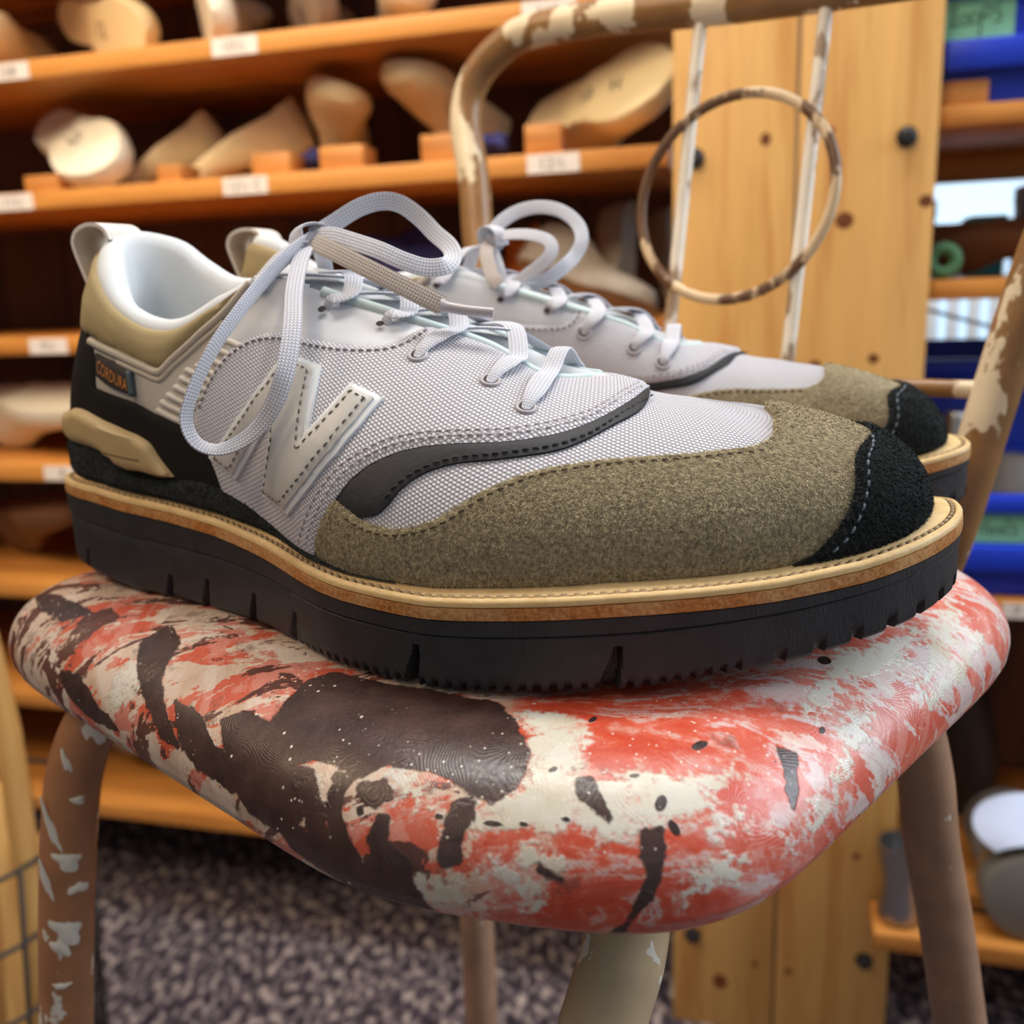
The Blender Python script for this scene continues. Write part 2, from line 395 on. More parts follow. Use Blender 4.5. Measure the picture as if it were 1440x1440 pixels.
MAT['welt'] = welt_mat(); MAT['midsole'] = midsole_mat()
DATA = {"suede_top":[[1.0153,0.883],[0.9148,0.816],[0.8547,0.678],[0.8084,0.551],[0.7807,0.506],[0.7329,0.485],[0.6994,0.463],[0.6703,0.443],[0.6418,0.431],[0.615,0.405],[0.5901,0.339],[0.5732,0.273],[0.5619,0.225],[0.5515,0.195],[0.5378,0.172],[0.5227,0.166],[0.5059,0.18],[0.4933,0.207],[0.4818,0.228],[0.4713,0.174],[0.4607,0.111],[0.4535,0.056],[0.4563,0]],
"toecap":[[1.0153,0.474],[0.9477,0.496],[0.8886,0.399],[0.8571,0.256],[0.839,0.173],[0.8176,0.086],[0.7953,0.023],[0.7794,0]],
"dark":[[0.7125,1],[0.6841,0.718],[0.6549,0.589],[0.632,0.514],[0.6052,0.469],[0.5841,0.432],[0.5641,0.401],[0.5483,0.361],[0.5339,0.296],[0.525,0.236],[0.5174,0.203],[0.5029,0.184],[0.48,0.197],[0.4849,0.257],[0.4985,0.331],[0.5139,0.389],[0.5317,0.444],[0.5527,0.484],[0.5856,0.539],[0.6127,0.6],[0.6399,0.66],[0.6659,0.758],[0.7038,1]],
"mesh":[[0.7105,1],[0.6718,0.736],[0.6521,0.645],[0.6313,0.584],[0.6111,0.545],[0.5867,0.498],[0.562,0.464],[0.5455,0.441],[0.5284,0.405],[0.5122,0.357],[0.499,0.306],[0.4863,0.243],[0.4719,0.167],[0.4593,0.103],[0.4483,0],[0.3341,0],[0.3279,0.105],[0.3202,0.252],[0.3006,0.41],[0.3198,0.565],[0.3363,0.654],[0.3547,0.719],[0.3767,0.732],[0.3965,0.744],[0.4194,0.76],[0.4378,0.757],[0.4588,0.759],[0.4779,0.777],[0.495,0.808],[0.5041,0.86],[0.5085,0.931],[0.5146,1]],
"smooth":[[0.3768,0.726],[0.397,0.729],[0.4206,0.737],[0.4391,0.736],[0.4603,0.737],[0.4796,0.755],[0.4968,0.784],[0.5084,0.838],[0.5131,0.907],[0.5165,1],[0.5041,1],[0.4762,1],[0.4537,1],[0.4313,1],[0.4173,1],[0.4008,1],[0.3868,1],[0.3756,0.953],[0.3663,0.903],[0.3551,0.873],[0.3441,0.81],[0.3594,0.709]],
"quarter":[[0.1205,0.706],[0.1793,0.755],[0.2245,0.759],[0.2524,0.736],[0.2653,0.743],[0.2856,0.817],[0.314,0.866],[0.3413,0.89],[0.3595,0.907],[0.3719,0.941],[0.3861,0.848],[0.3768,0.726],[0.3548,0.709],[0.3362,0.644],[0.3196,0.557],[0.2994,0.386],[0.2519,0.446],[0.2118,0.525],[0.1466,0.478]],
"piping":[[0.1271,0.729],[0.1787,0.779],[0.2241,0.782],[0.2521,0.759],[0.2628,0.766],[0.283,0.837],[0.3133,0.886],[0.3359,0.913],[0.3522,0.934],[0.3628,0.963],[0.3722,1.0]],
"tag":[[0.1451,0.704],[0.1797,0.734],[0.2106,0.723],[0.2175,0.571],[0.181,0.567],[0.1506,0.58]],
"tagtext":[[0.1546,0.65],[0.2086,0.626]],
"collar":[[0.3731,1],[0.3644,0.962],[0.3516,0.945],[0.3352,0.928],[0.3128,0.901],[0.2826,0.854],[0.2671,0.792],[0.2517,0.786],[0.2235,0.808],[0.1781,0.803],[0.1303,0.761],[0.0875,0.703]],
"counter":[[0.0875,0.703],[0.1271,0.729],[0.1399,0.678],[0.1477,0.503],[0.1807,0.521],[0.2183,0.523],[0.2529,0.48],[0.2837,0.43],[0.3004,0.406],[0.313,0.333],[0.3211,0.235],[0.3279,0.105],[0.3341,0]],
"tpu":[[0.0819,0.203],[0.0935,0.275],[0.1147,0.322],[0.1301,0.339],[0.1591,0.342],[0.1944,0.335],[0.2375,0.288],[0.2467,0.221],[0.2634,0.126],[0.2449,0.11],[0.2121,0.115],[0.1819,0.112],[0.1697,0.136],[0.1596,0.152],[0.1414,0.157],[0.1128,0.149],[0.0819,0.141]],
"tpuslot":[[0.1684,0.186],[0.2256,0.194]],
"rand":[[0.0819,0.141],[0.1128,0.149],[0.1414,0.157],[0.1596,0.152],[0.1703,0.112],[0.2034,0.081],[0.2487,0.091],[0.2919,0.129],[0.3305,0.114],[0.3574,0.087],[0.3836,0.052],[0.4128,0.028],[0.4328,0.021],[0.4563,0.016],[0.4789,0.007],[0.5009,0.0],[0.5302,0]],
"N":[[0.4266,0.674],[0.4344,0.668],[0.442,0.661],[0.4498,0.654],[0.4578,0.648],[0.4586,0.586],[0.4585,0.528],[0.4577,0.471],[0.4562,0.416],[0.4655,0.462],[0.4736,0.509],[0.4803,0.558],[0.4861,0.608],[0.4929,0.6],[0.4996,0.592],[0.5061,0.583],[0.5124,0.573],[0.5008,0.463],[0.4849,0.359],[0.4615,0.252],[0.4283,0.13],[0.4195,0.135],[0.4105,0.14],[0.4015,0.146],[0.3927,0.154],[0.4018,0.231],[0.4093,0.303],[0.415,0.372],[0.4191,0.44],[0.4063,0.379],[0.3906,0.317],[0.3739,0.255],[0.3567,0.186],[0.3489,0.204],[0.3411,0.224],[0.3332,0.244],[0.3251,0.265],[0.3574,0.381],[0.3864,0.469],[0.4106,0.566]],
"ribs":[[0.3497,0.799],[0.3745,0.711],[0.3431,0.768],[0.3668,0.682],[0.3352,0.74],[0.3568,0.657],[0.3164,0.735],[0.3473,0.633],[0.3018,0.737],[0.3405,0.613],[0.2932,0.703],[0.3315,0.586],[0.2843,0.66],[0.3225,0.551],[0.2728,0.615],[0.3141,0.512],[0.2619,0.566],[0.3064,0.473],[0.2549,0.509],[0.2954,0.435]],
"eyelets":[[0.3794,0.917],[0.4398,0.897],[0.4851,0.898],[0.5218,0.785],[0.5719,0.752],[0.6007,0.674]],
"st_mesh":[[0.6908,0.89],[0.652,0.675],[0.631,0.615],[0.6107,0.573],[0.5861,0.522],[0.5611,0.487],[0.5447,0.463],[0.5253,0.424],[0.5089,0.376],[0.4937,0.321],[0.4789,0.252],[0.4633,0.171],[0.4508,0.101],[0.4401,0.027]],
"st_mesh2":[[0.6877,0.916],[0.6519,0.706],[0.6308,0.643],[0.6103,0.598],[0.5855,0.542],[0.5604,0.505],[0.5439,0.483],[0.5222,0.441],[0.504,0.386],[0.4876,0.328],[0.4711,0.253],[0.4543,0.17],[0.4409,0.09],[0.4313,0.026]],
"st_up":[[0.3215,0.518],[0.3388,0.623],[0.3568,0.683],[0.3789,0.705],[0.3988,0.72],[0.4208,0.731],[0.4396,0.727],[0.4609,0.728],[0.4803,0.746],[0.4988,0.78],[0.509,0.831],[0.5143,0.905],[0.5153,0.966]],
"st_suede":[[0.7817,0.469],[0.7309,0.456],[0.6986,0.436],[0.6703,0.418],[0.642,0.407],[0.6151,0.382],[0.5916,0.319],[0.5755,0.255],[0.5641,0.207],[0.5529,0.178],[0.5378,0.154],[0.5216,0.147],[0.5045,0.16],[0.4896,0.189]],
"st_cap":[[1.0153,0.432],[0.9555,0.458],[0.896,0.371],[0.8678,0.248],[0.8486,0.157],[0.8277,0.069],[0.8057,0.015]],
"st_dark":[[0.7008,0.839],[0.6548,0.608],[0.6318,0.534],[0.6049,0.488],[0.5837,0.449],[0.5636,0.416],[0.5478,0.375],[0.5322,0.309],[0.5224,0.239]],
"br":[[[-0.0595,-0.1178],[-0.0542,-0.1055],[-0.0472,-0.1002],[-0.0271,-0.1121],[-0.0109,-0.1201],[0.0009,-0.1261],[0.0058,-0.1389],[0.0085,-0.1512],[0.0056,-0.1607],[-0.0,-0.1637],[-0.0077,-0.1575],[-0.0119,-0.1547],[-0.0181,-0.1517],[-0.0262,-0.1484],[-0.0319,-0.15],[-0.0384,-0.1454],[-0.0464,-0.1395],[-0.0534,-0.1405],[-0.058,-0.1354],[-0.0635,-0.1235]],[[-0.0791,-0.1121],[-0.071,-0.1136],[-0.0591,-0.1234],[-0.0544,-0.1346],[-0.0478,-0.1438],[-0.046,-0.1524],[-0.0573,-0.1574],[-0.0704,-0.1443],[-0.0749,-0.1318]],[[-0.0981,-0.0961],[-0.0866,-0.1077],[-0.081,-0.12],[-0.0687,-0.1314],[-0.0748,-0.1361],[-0.0893,-0.1229],[-0.0953,-0.112]],[[-0.1189,-0.0611],[-0.1114,-0.0534],[-0.1036,-0.0678],[-0.1067,-0.0846],[-0.1016,-0.0981],[-0.0969,-0.1123],[-0.1049,-0.1057],[-0.1111,-0.0893],[-0.1161,-0.076]],[[-0.1585,-0.0515],[-0.1466,-0.0604],[-0.1373,-0.0768],[-0.1308,-0.0883],[-0.1465,-0.0766],[-0.1571,-0.0609]],[[-0.1886,0.0066],[-0.1578,-0.0211],[-0.1486,-0.0316],[-0.1593,-0.0304],[-0.1764,-0.0148]],[[-0.0508,-0.1396],[-0.0466,-0.1433],[-0.044,-0.1533],[-0.0429,-0.1624],[-0.0379,-0.1723],[-0.0443,-0.1726],[-0.0473,-0.1607],[-0.0495,-0.1488]],[[-0.0398,-0.1466],[-0.0339,-0.1494],[-0.0369,-0.1525],[-0.0384,-0.1588],[-0.0355,-0.1672],[-0.0312,-0.1767],[-0.0391,-0.178],[-0.0404,-0.1671],[-0.0412,-0.1561]],[[-0.0274,-0.1618],[-0.0251,-0.1622],[-0.026,-0.168],[-0.0208,-0.1743],[-0.0213,-0.1782],[-0.0149,-0.1931],[-0.024,-0.1901],[-0.0347,-0.1819],[-0.0445,-0.1732],[-0.0352,-0.1717],[-0.0301,-0.1709],[-0.0306,-0.1665]],[[-0.0557,-0.1466],[-0.0518,-0.1556],[-0.0453,-0.1667],[-0.0327,-0.178],[-0.0213,-0.1897],[-0.0109,-0.1942],[-0.0278,-0.1885],[-0.0438,-0.1758],[-0.0572,-0.1606],[-0.0616,-0.1496]],[[-0.0335,-0.1526],[-0.0258,-0.1528],[-0.0244,-0.1577],[-0.028,-0.1587],[-0.032,-0.1557]],[[-0.0091,-0.163],[-0.0057,-0.1627],[-0.0046,-0.1663],[-0.0071,-0.1689],[-0.0085,-0.1731],[-0.0086,-0.1757],[-0.0123,-0.1753],[-0.0121,-0.1727],[-0.0105,-0.1672]],[[0.0204,-0.1617],[0.0227,-0.1614],[0.0246,-0.1667],[0.0264,-0.1707],[0.0265,-0.1714],[0.0238,-0.1691],[0.0209,-0.1655]],[[0.0332,-0.1743],[0.0382,-0.174],[0.038,-0.1786],[0.0377,-0.1838],[0.0348,-0.1896],[0.0315,-0.1947],[0.0311,-0.201],[0.0295,-0.1996],[0.0314,-0.194],[0.0332,-0.1883],[0.0348,-0.1826],[0.0329,-0.1794]],[[0.0709,-0.1454],[0.0726,-0.1463],[0.0752,-0.1463],[0.0729,-0.1521],[0.0737,-0.1566],[0.072,-0.1616],[0.0704,-0.1581],[0.0717,-0.1524]],[[0.01,-0.1785],[0.0113,-0.1801],[0.0154,-0.1829],[0.0128,-0.1824],[0.0101,-0.1805]]],
"wh":[[[-0.0094,-0.1682],[0.0011,-0.1647],[0.0078,-0.16],[0.0131,-0.1563],[0.0228,-0.162],[0.0347,-0.1581],[0.0439,-0.1614],[0.0582,-0.1564],[0.0613,-0.1579],[0.0472,-0.1692],[0.0344,-0.1736],[0.0272,-0.1759],[0.0157,-0.1728],[0.0048,-0.1708]],[[0.0073,-0.1307],[0.0195,-0.1321],[0.0243,-0.1439],[0.022,-0.1562],[0.0125,-0.1618],[0.0078,-0.1594],[0.0094,-0.1489]],[[0.0428,-0.1884],[0.0444,-0.1835],[0.0578,-0.1779],[0.0566,-0.1828],[0.0505,-0.186]],[[0.0492,-0.1761],[0.0514,-0.1703],[0.0604,-0.1625],[0.0589,-0.169]],[[-0.0012,-0.1777],[0.0038,-0.1796],[0.0118,-0.1879],[0.008,-0.1903],[0.0038,-0.1835]],[[0.0049,-0.1747],[0.0111,-0.1769],[0.0175,-0.1782],[0.0139,-0.1807],[0.0075,-0.1786]],[[0.0901,-0.1356],[0.0971,-0.1243],[0.1043,-0.1174],[0.1015,-0.1281],[0.0928,-0.1439],[0.0885,-0.1484]],[[0.0796,-0.1294],[0.0895,-0.1145],[0.0986,-0.1006],[0.1006,-0.1042],[0.0916,-0.1207],[0.0832,-0.1311]],[[0.1343,-0.0726],[0.1525,-0.0519],[0.1574,-0.0536],[0.15,-0.0706],[0.133,-0.0952],[0.1268,-0.099],[0.1359,-0.0836]],[[0.0985,-0.0978],[0.118,-0.0857],[0.1352,-0.0707],[0.1366,-0.0738],[0.1201,-0.0938],[0.1022,-0.1073]],[[0.1283,-0.1031],[0.1451,-0.0851],[0.1626,-0.0605],[0.1662,-0.0592],[0.1493,-0.0862],[0.1326,-0.1051]],[[-0.1278,-0.0738],[-0.1143,-0.0725],[-0.1101,-0.0788],[-0.1199,-0.0846],[-0.1321,-0.0775]],[[-0.0511,-0.1466],[-0.045,-0.1454],[-0.044,-0.1494],[-0.0449,-0.1564],[-0.0487,-0.1534]],[[-0.0264,-0.1497],[-0.0203,-0.1521],[-0.0166,-0.1577],[-0.017,-0.1616],[-0.0224,-0.1594],[-0.0249,-0.154]],[[-0.0283,-0.1829],[-0.0188,-0.1791],[-0.0101,-0.1799],[-0.0077,-0.1845],[-0.0157,-0.1868]],[[-0.1481,-0.0622],[-0.1365,-0.075],[-0.1363,-0.0865],[-0.1331,-0.0967],[-0.1396,-0.0913],[-0.1453,-0.0786]],[[0.0708,-0.1718],[0.0785,-0.1639],[0.0893,-0.1522],[0.0845,-0.1589],[0.0736,-0.1718]]],
"dots":[[0.0382,-0.1681,0.0013,-0.0004,-0.0008,-0.002],[0.0499,-0.15,0.0021,0.0007,-0.0006,-0.0018],[0.0252,-0.1372,0.001,0.0,-0.0007,-0.0017],[0.0143,-0.1572,0.0011,0.0004,0.0001,-0.0007],[-0.0419,-0.1541,0.001,-0.0007,0.0008,-0.0014],[-0.0326,-0.1589,0.001,-0.0006,-0.0003,-0.0013],[-0.0184,-0.1638,0.0,0.0,0.0,-0.0006],[-0.0127,-0.1651,0.0011,-0.0004,-0.0001,-0.0007],[0.033,-0.1608,0.0012,0.0001,0.0001,-0.0006],[0.0853,-0.1344,0.0011,0.0003,-0.0005,-0.0014],[0.0952,-0.1014,0.0022,0.0005,-0.0004,-0.0024],[0.0407,-0.1736,0.0014,-0.0004,0.0005,-0.0019],[0.0719,-0.1353,0.0008,0.0009,0.0,0.0],[0.0167,-0.1704,0.0012,-0.0003,0.0001,-0.0007],[-0.0,-0.1689,0.0024,-0.0006,0.0,-0.0007],[0.0134,-0.1742,0.0,0.0,0.0001,-0.0006],[0.0071,-0.1701,0.0012,-0.0003,0.0001,-0.0007]],
"A1":[[0.1222,0.001,0.124],[0.1206,-0.012,0.1183],[0.1182,-0.024,0.1103],[0.1167,-0.037,0.1011],[0.1135,-0.047,0.0909],[0.1092,-0.053,0.079],[0.1068,-0.055,0.0701],[0.1091,-0.055,0.0635],[0.114,-0.053,0.0606],[0.1218,-0.052,0.0624],[0.1299,-0.051,0.0676],[0.1355,-0.049,0.0755],[0.1377,-0.045,0.0851],[0.1358,-0.037,0.0963],[0.1296,-0.024,0.1079],[0.1245,-0.01,0.1177],[0.1221,0.001,0.1231]],
"B1":[[0.1217,0.003,0.125],[0.1286,0.006,0.129],[0.1359,0.01,0.1336],[0.1427,0.014,0.1357],[0.1492,0.016,0.1345],[0.1561,0.016,0.1297],[0.1625,0.014,0.1241],[0.169,0.01,0.1198],[0.1725,0.005,0.1161],[0.1726,-0.001,0.1132],[0.1669,-0.004,0.1127],[0.1599,-0.006,0.115],[0.1512,-0.006,0.1188],[0.1412,-0.004,0.122],[0.1315,-0.002,0.1246],[0.1228,0.001,0.1247]],
"E1":[[0.1245,-0.002,0.1229],[0.1358,-0.008,0.119],[0.148,-0.012,0.114],[0.1589,-0.014,0.1091],[0.169,-0.015,0.1044],[0.1765,-0.015,0.1007]],
"G1":[[0.176,-0.015,0.1007],[0.1835,-0.013,0.0991],[0.192,-0.011,0.098]],
"A2":[[0.1274,-0.0,0.1277],[0.1317,-0.004,0.1338],[0.1392,-0.008,0.1383],[0.1488,-0.01,0.1397],[0.1585,-0.01,0.1373],[0.1659,-0.008,0.1313],[0.1683,-0.004,0.124],[0.1656,-0.0,0.1173],[0.1613,0.006,0.1125],[0.1549,0.01,0.1079],[0.1473,0.012,0.1051]],
"B2":[[0.1274,-0.0,0.1267],[0.1366,0.004,0.1277],[0.1472,0.008,0.127],[0.1554,0.01,0.1242],[0.1576,0.012,0.1198],[0.1544,0.014,0.1151],[0.1481,0.015,0.1106],[0.1406,0.015,0.106],[0.1356,0.013,0.1068],[0.1326,0.01,0.114],[0.1282,0.004,0.1235]],
"D2":[[0.1273,-0.0,0.1258],[0.1282,0.012,0.1202],[0.1312,0.02,0.114],[0.1344,0.026,0.1088],[0.1373,0.028,0.1063]]}
# ------------------------------------------------------------------ shoe: sole outline, upper surface
ZS=.873
TH=np.radians(-19.8)
AX=np.array([np.cos(TH),np.sin(TH),0.]);BX=np.array([-AX[1],AX[0],0.])
ORG=np.array([-.183,.380,ZS])
OUT=np.array([(.0,.0),(.016,-.0111),(.0415,-.0197),(.0573,-.0228),(.08,-.029),(.101,-.0355),(.124,-.0458),(.149,-.061),(.162,-.0672),(.183,-.0735),(.2007,-.0755),(.2207,-.0735),(.2424,-.0684),(.2667,-.0585),(.2839,-.0487),(.298,-.0395),(.3095,-.0305),(.3197,-.0185),(.3275,-.003),(.330,.012),(.3275,.026),(.317,.036),(.300,.0425),(.275,.0465),(.25,.0475),(.225,.0455),(.2,.040),(.17,.034),(.14,.033),(.11,.0375),(.08,.044),(.05,.049),(.025,.047),(.008,.038),(-.002,.025),(-.004,.012)])
def ztop(s): # top of black sole
    return np.interp(s,[0,.029,.052,.075,.095,.117,.141,.164,.193,.225,.243,.263,.283,.303,.316,.325,.331],[.0325,.0318,.0296,.0284,.0269,.0245,.022,.0204,.0199,.0213,.0222,.0227,.0234,.0255,.0279,.0296,.031])
def zbot(s):
    return np.interp(s,[-.01,.02,.05,.2,.25,.29,.33],[.006,.003,0,0,.0022,.0065,.014])
# F s,t | R s,t,z | h1 o1 h2 o2
ROWS=np.array([
(.0035,.016, .0225,.018,.1275, .040,.003,.035,.006),
(.0060,.004, .0265,.007,.1230, .040,.002,.032,.007),
(.0180,-.0055,.0350,-.004,.1140, .035,.003,.028,.009),
(.0420,-.0140,.0455,-.0100,.1040, .030,.004,.025,.007),
(.0600,-.0175,.0600,-.0130,.0965, .028,.004,.022,.007),
(.0810,-.0232,.0750,-.0140,.0955, .027,.004,.022,.008),
(.1020,-.0295,.0920,-.0130,.1030, .027,.004,.024,.010),
(.1240,-.0385,.1120,-.0105,.1110, .028,.004,.022,.013),
(.1480,-.0548,.1380,-.0090,.1035, .029,.004,.014,.018),
(.1680,-.0632,.1630,-.0085,.0955, .029,.004,.010,.022),
(.1930,-.0672,.1880,-.0075,.0870, .028,.004,.006,.024),
(.2207,-.0645,.2090,-.0100,.0770, .027,.004,.004,.022),
(.2424,-.0587,.2270,.0030,.0755, .026,.004,.003,.030),
(.2667,-.0490,.2400,.0030,.0718, .025,.004,.002,.030),
(.2839,-.0392,.2500,.0035,.0703, .025,.003,.002,.028),
(.2980,-.0300,.2570,.0038,.0690, .024,.002,.003,.026),
(.3090,-.0200,.2610,.0040,.0687, .022,.002,.004,.026),
(.3155,-.0070,.2630,.0045,.0685, .020,.0015,.005,.026),
(.3180,.0100,.2635,.0050,.0685, .020,.001,.005,.027),
(.3155,.0240,.2630,.0050,.0685, .021,.002,.004,.025),
(.3080,.0310,.2610,.0045,.0687, .023,.002,.003,.024),
(.2940,.0355,.2570,.0045,.0690, .025,.003,.002,.022),
(.2750,.0375,.2500,.0035,.0703, .026,.003,.002,.020),
(.2560,.0375,.2400,.0030,.0718, .027,.003,.002,.020),
(.2380,.0365,.2270,.0030,.0755, .030,.003,.003,.018),
(.2180,.0350,.2090,.0150,.0770, .030,.003,.004,.014),
(.1900,.0300,.1880,.0165,.0870, .030,.003,.008,.012),
(.1650,.0265,.1630,.0180,.0955, .032,.003,.012,.010),
(.1400,.0265,.1380,.0195,.1035, .034,.003,.016,.009),
(.1160,.0310,.1120,.0220,.1110, .036,.004,.020,.008),
(.0930,.0350,.0900,.0290,.1090, .036,.004,.024,.008),
(.0720,.0390,.0700,.0350,.1090, .036,.004,.026,.007),
(.0540,.0420,.0560,.0385,.1150, .036,.004,.028,.006),
(.0340,.0410,.0430,.0385,.1235, .040,.005,.032,.006),
(.0170,.0350,.0310,.0340,.1275, .042,.004,.034,.006),
(.0065,.0260,.0240,.0265,.1285, .042,.003,.035,.006),
])
NR=len(ROWS);NU=720;NW=96;UMAX=2.
IT=18 # row index at toe
def build_surface():
    R=catmull(ROWS,NU,True)   # index k -> row k*NR/NU ; toe at row 18 = half
    Fs=R[:,:2];n=len(R)
    tg=np.roll(Fs,-1,0)-np.roll(Fs,1,0);tg/=np.linalg.norm(tg,axis=1)[:,None]
    no=np.stack([tg[:,1],-tg[:,0],0*tg[:,0]],1)  # outward: perimeter runs heel->lateral(-t)->toe
    F=np.column_stack([Fs,ztop(Fs[:,0])+.0075]);Rr=R[:,2:5];up=np.array([0,0,1.])
    P1=F+up*R[:,5:6]+no*R[:,6:7];P2=Rr-up*R[:,7:8]+no*R[:,8:9]
    w=np.linspace(0,1,NW+1)[None,:,None]
    S=F[:,None]*(1-w)**3+3*P1[:,None]*w*(1-w)**2+3*P2[:,None]*w*w*(1-w)+Rr[:,None]*w**3
    du=np.roll(S,-1,0)-np.roll(S,1,0);dw=np.gradient(S,axis=1)
    N=np.cross(du,dw);N/=np.linalg.norm(N,axis=2)[:,:,None]+1e-12
    return S,N

S0, N0 = build_surface()


def bil(G, U, Wv):
    U = np.asarray(U, float); Wv = np.clip(np.asarray(Wv, float), 0, 1)
    i = (U % 2) * NU / 2; i0 = np.floor(i).astype(int) % NU; f = (i - np.floor(i))[..., None]; i1 = (i0 + 1) % NU
    j = Wv * NW; j0 = np.minimum(j.astype(int), NW - 1); h = (j - j0)[..., None]
    return (G[i0, j0] * (1 - f) + G[i1, j0] * f) * (1 - h) + (G[i0, j0 + 1] * (1 - f) + G[i1, j0 + 1] * f) * h


def SP(U, Wv, off=0.0):
    P = bil(S0, U, Wv); N = nrm(bil(N0, U, Wv))
    return P + N * np.asarray(off, float)[..., None] if np.ndim(off) else P + N * off


_mid = S0[:, 48]; _ul = np.concatenate([[0], np.cumsum(np.linalg.norm(np.diff(_mid, axis=0), axis=1))])
_wl = np.linalg.norm(np.diff(S0, axis=1), axis=2).sum(1)


def metric_uv(U, Wv):
    U = np.asarray(U) % 2
    return np.stack([np.interp(U * NU / 2, np.arange(NU), _ul), np.asarray(Wv) * np.interp(U * NU / 2, np.arange(NU), _wl)], -1)


KU, KW = .40, .085   # rough metres per unit of U and W


def dense(poly, step=.0012, corner=52):
    """closed outline in (U,W): smooth where it bends gently, keep real corners"""
    P = np.asarray(poly, float) * [KU, KW]; n = len(P)
    d1 = nrm(P - np.roll(P, 1, 0)); d2 = nrm(np.roll(P, -1, 0) - P)
    ang = np.degrees(np.arccos(np.clip((d1 * d2).sum(1), -1, 1))); cn = ang > corner
    tan = nrm(d1 + d2); out = []
    for i in range(n):
        a, b = P[i], P[(i + 1) % n]; L = np.linalg.norm(b - a)
        if L < 1e-9: continue
        ta = d2[i] if cn[i] else tan[i]; tb = d2[i] if cn[(i + 1) % n] else tan[(i + 1) % n]
        t = np.linspace(0, 1, max(2, int(L / step) + 1), endpoint=False)[:, None]
        out.append((2 * t ** 3 - 3 * t ** 2 + 1) * a + (t ** 3 - 2 * t ** 2 + t) * L * ta + (-2 * t ** 3 + 3 * t ** 2) * b + (t ** 3 - t ** 2) * L * tb)
    return np.vstack(out)


def inside(Q, P):
    x, y = Q[:, 0], Q[:, 1]; c = np.zeros(len(Q), bool); n = len(P)
    for i in range(n):
        x1, y1 = P[i]; x2, y2 = P[i - 1]
        if y1 == y2: continue
        k = ((y1 > y) != (y2 > y)) & (x < (x2 - x1) * (y - y1) / (y2 - y1) + x1); c ^= k
    return c


def dist(Q, P, closed=True):
    d = np.full(len(Q), 1e9); n = len(P)
    for i in range(n if closed else n - 1):
        a = P[i]; b = P[(i + 1) % n]; ab = b - a; t = np.clip(((Q - a) @ ab) / (ab @ ab + 1e-18), 0, 1)
        d = np.minimum(d, np.linalg.norm(Q - a - t[:, None] * ab, axis=1))
    return d


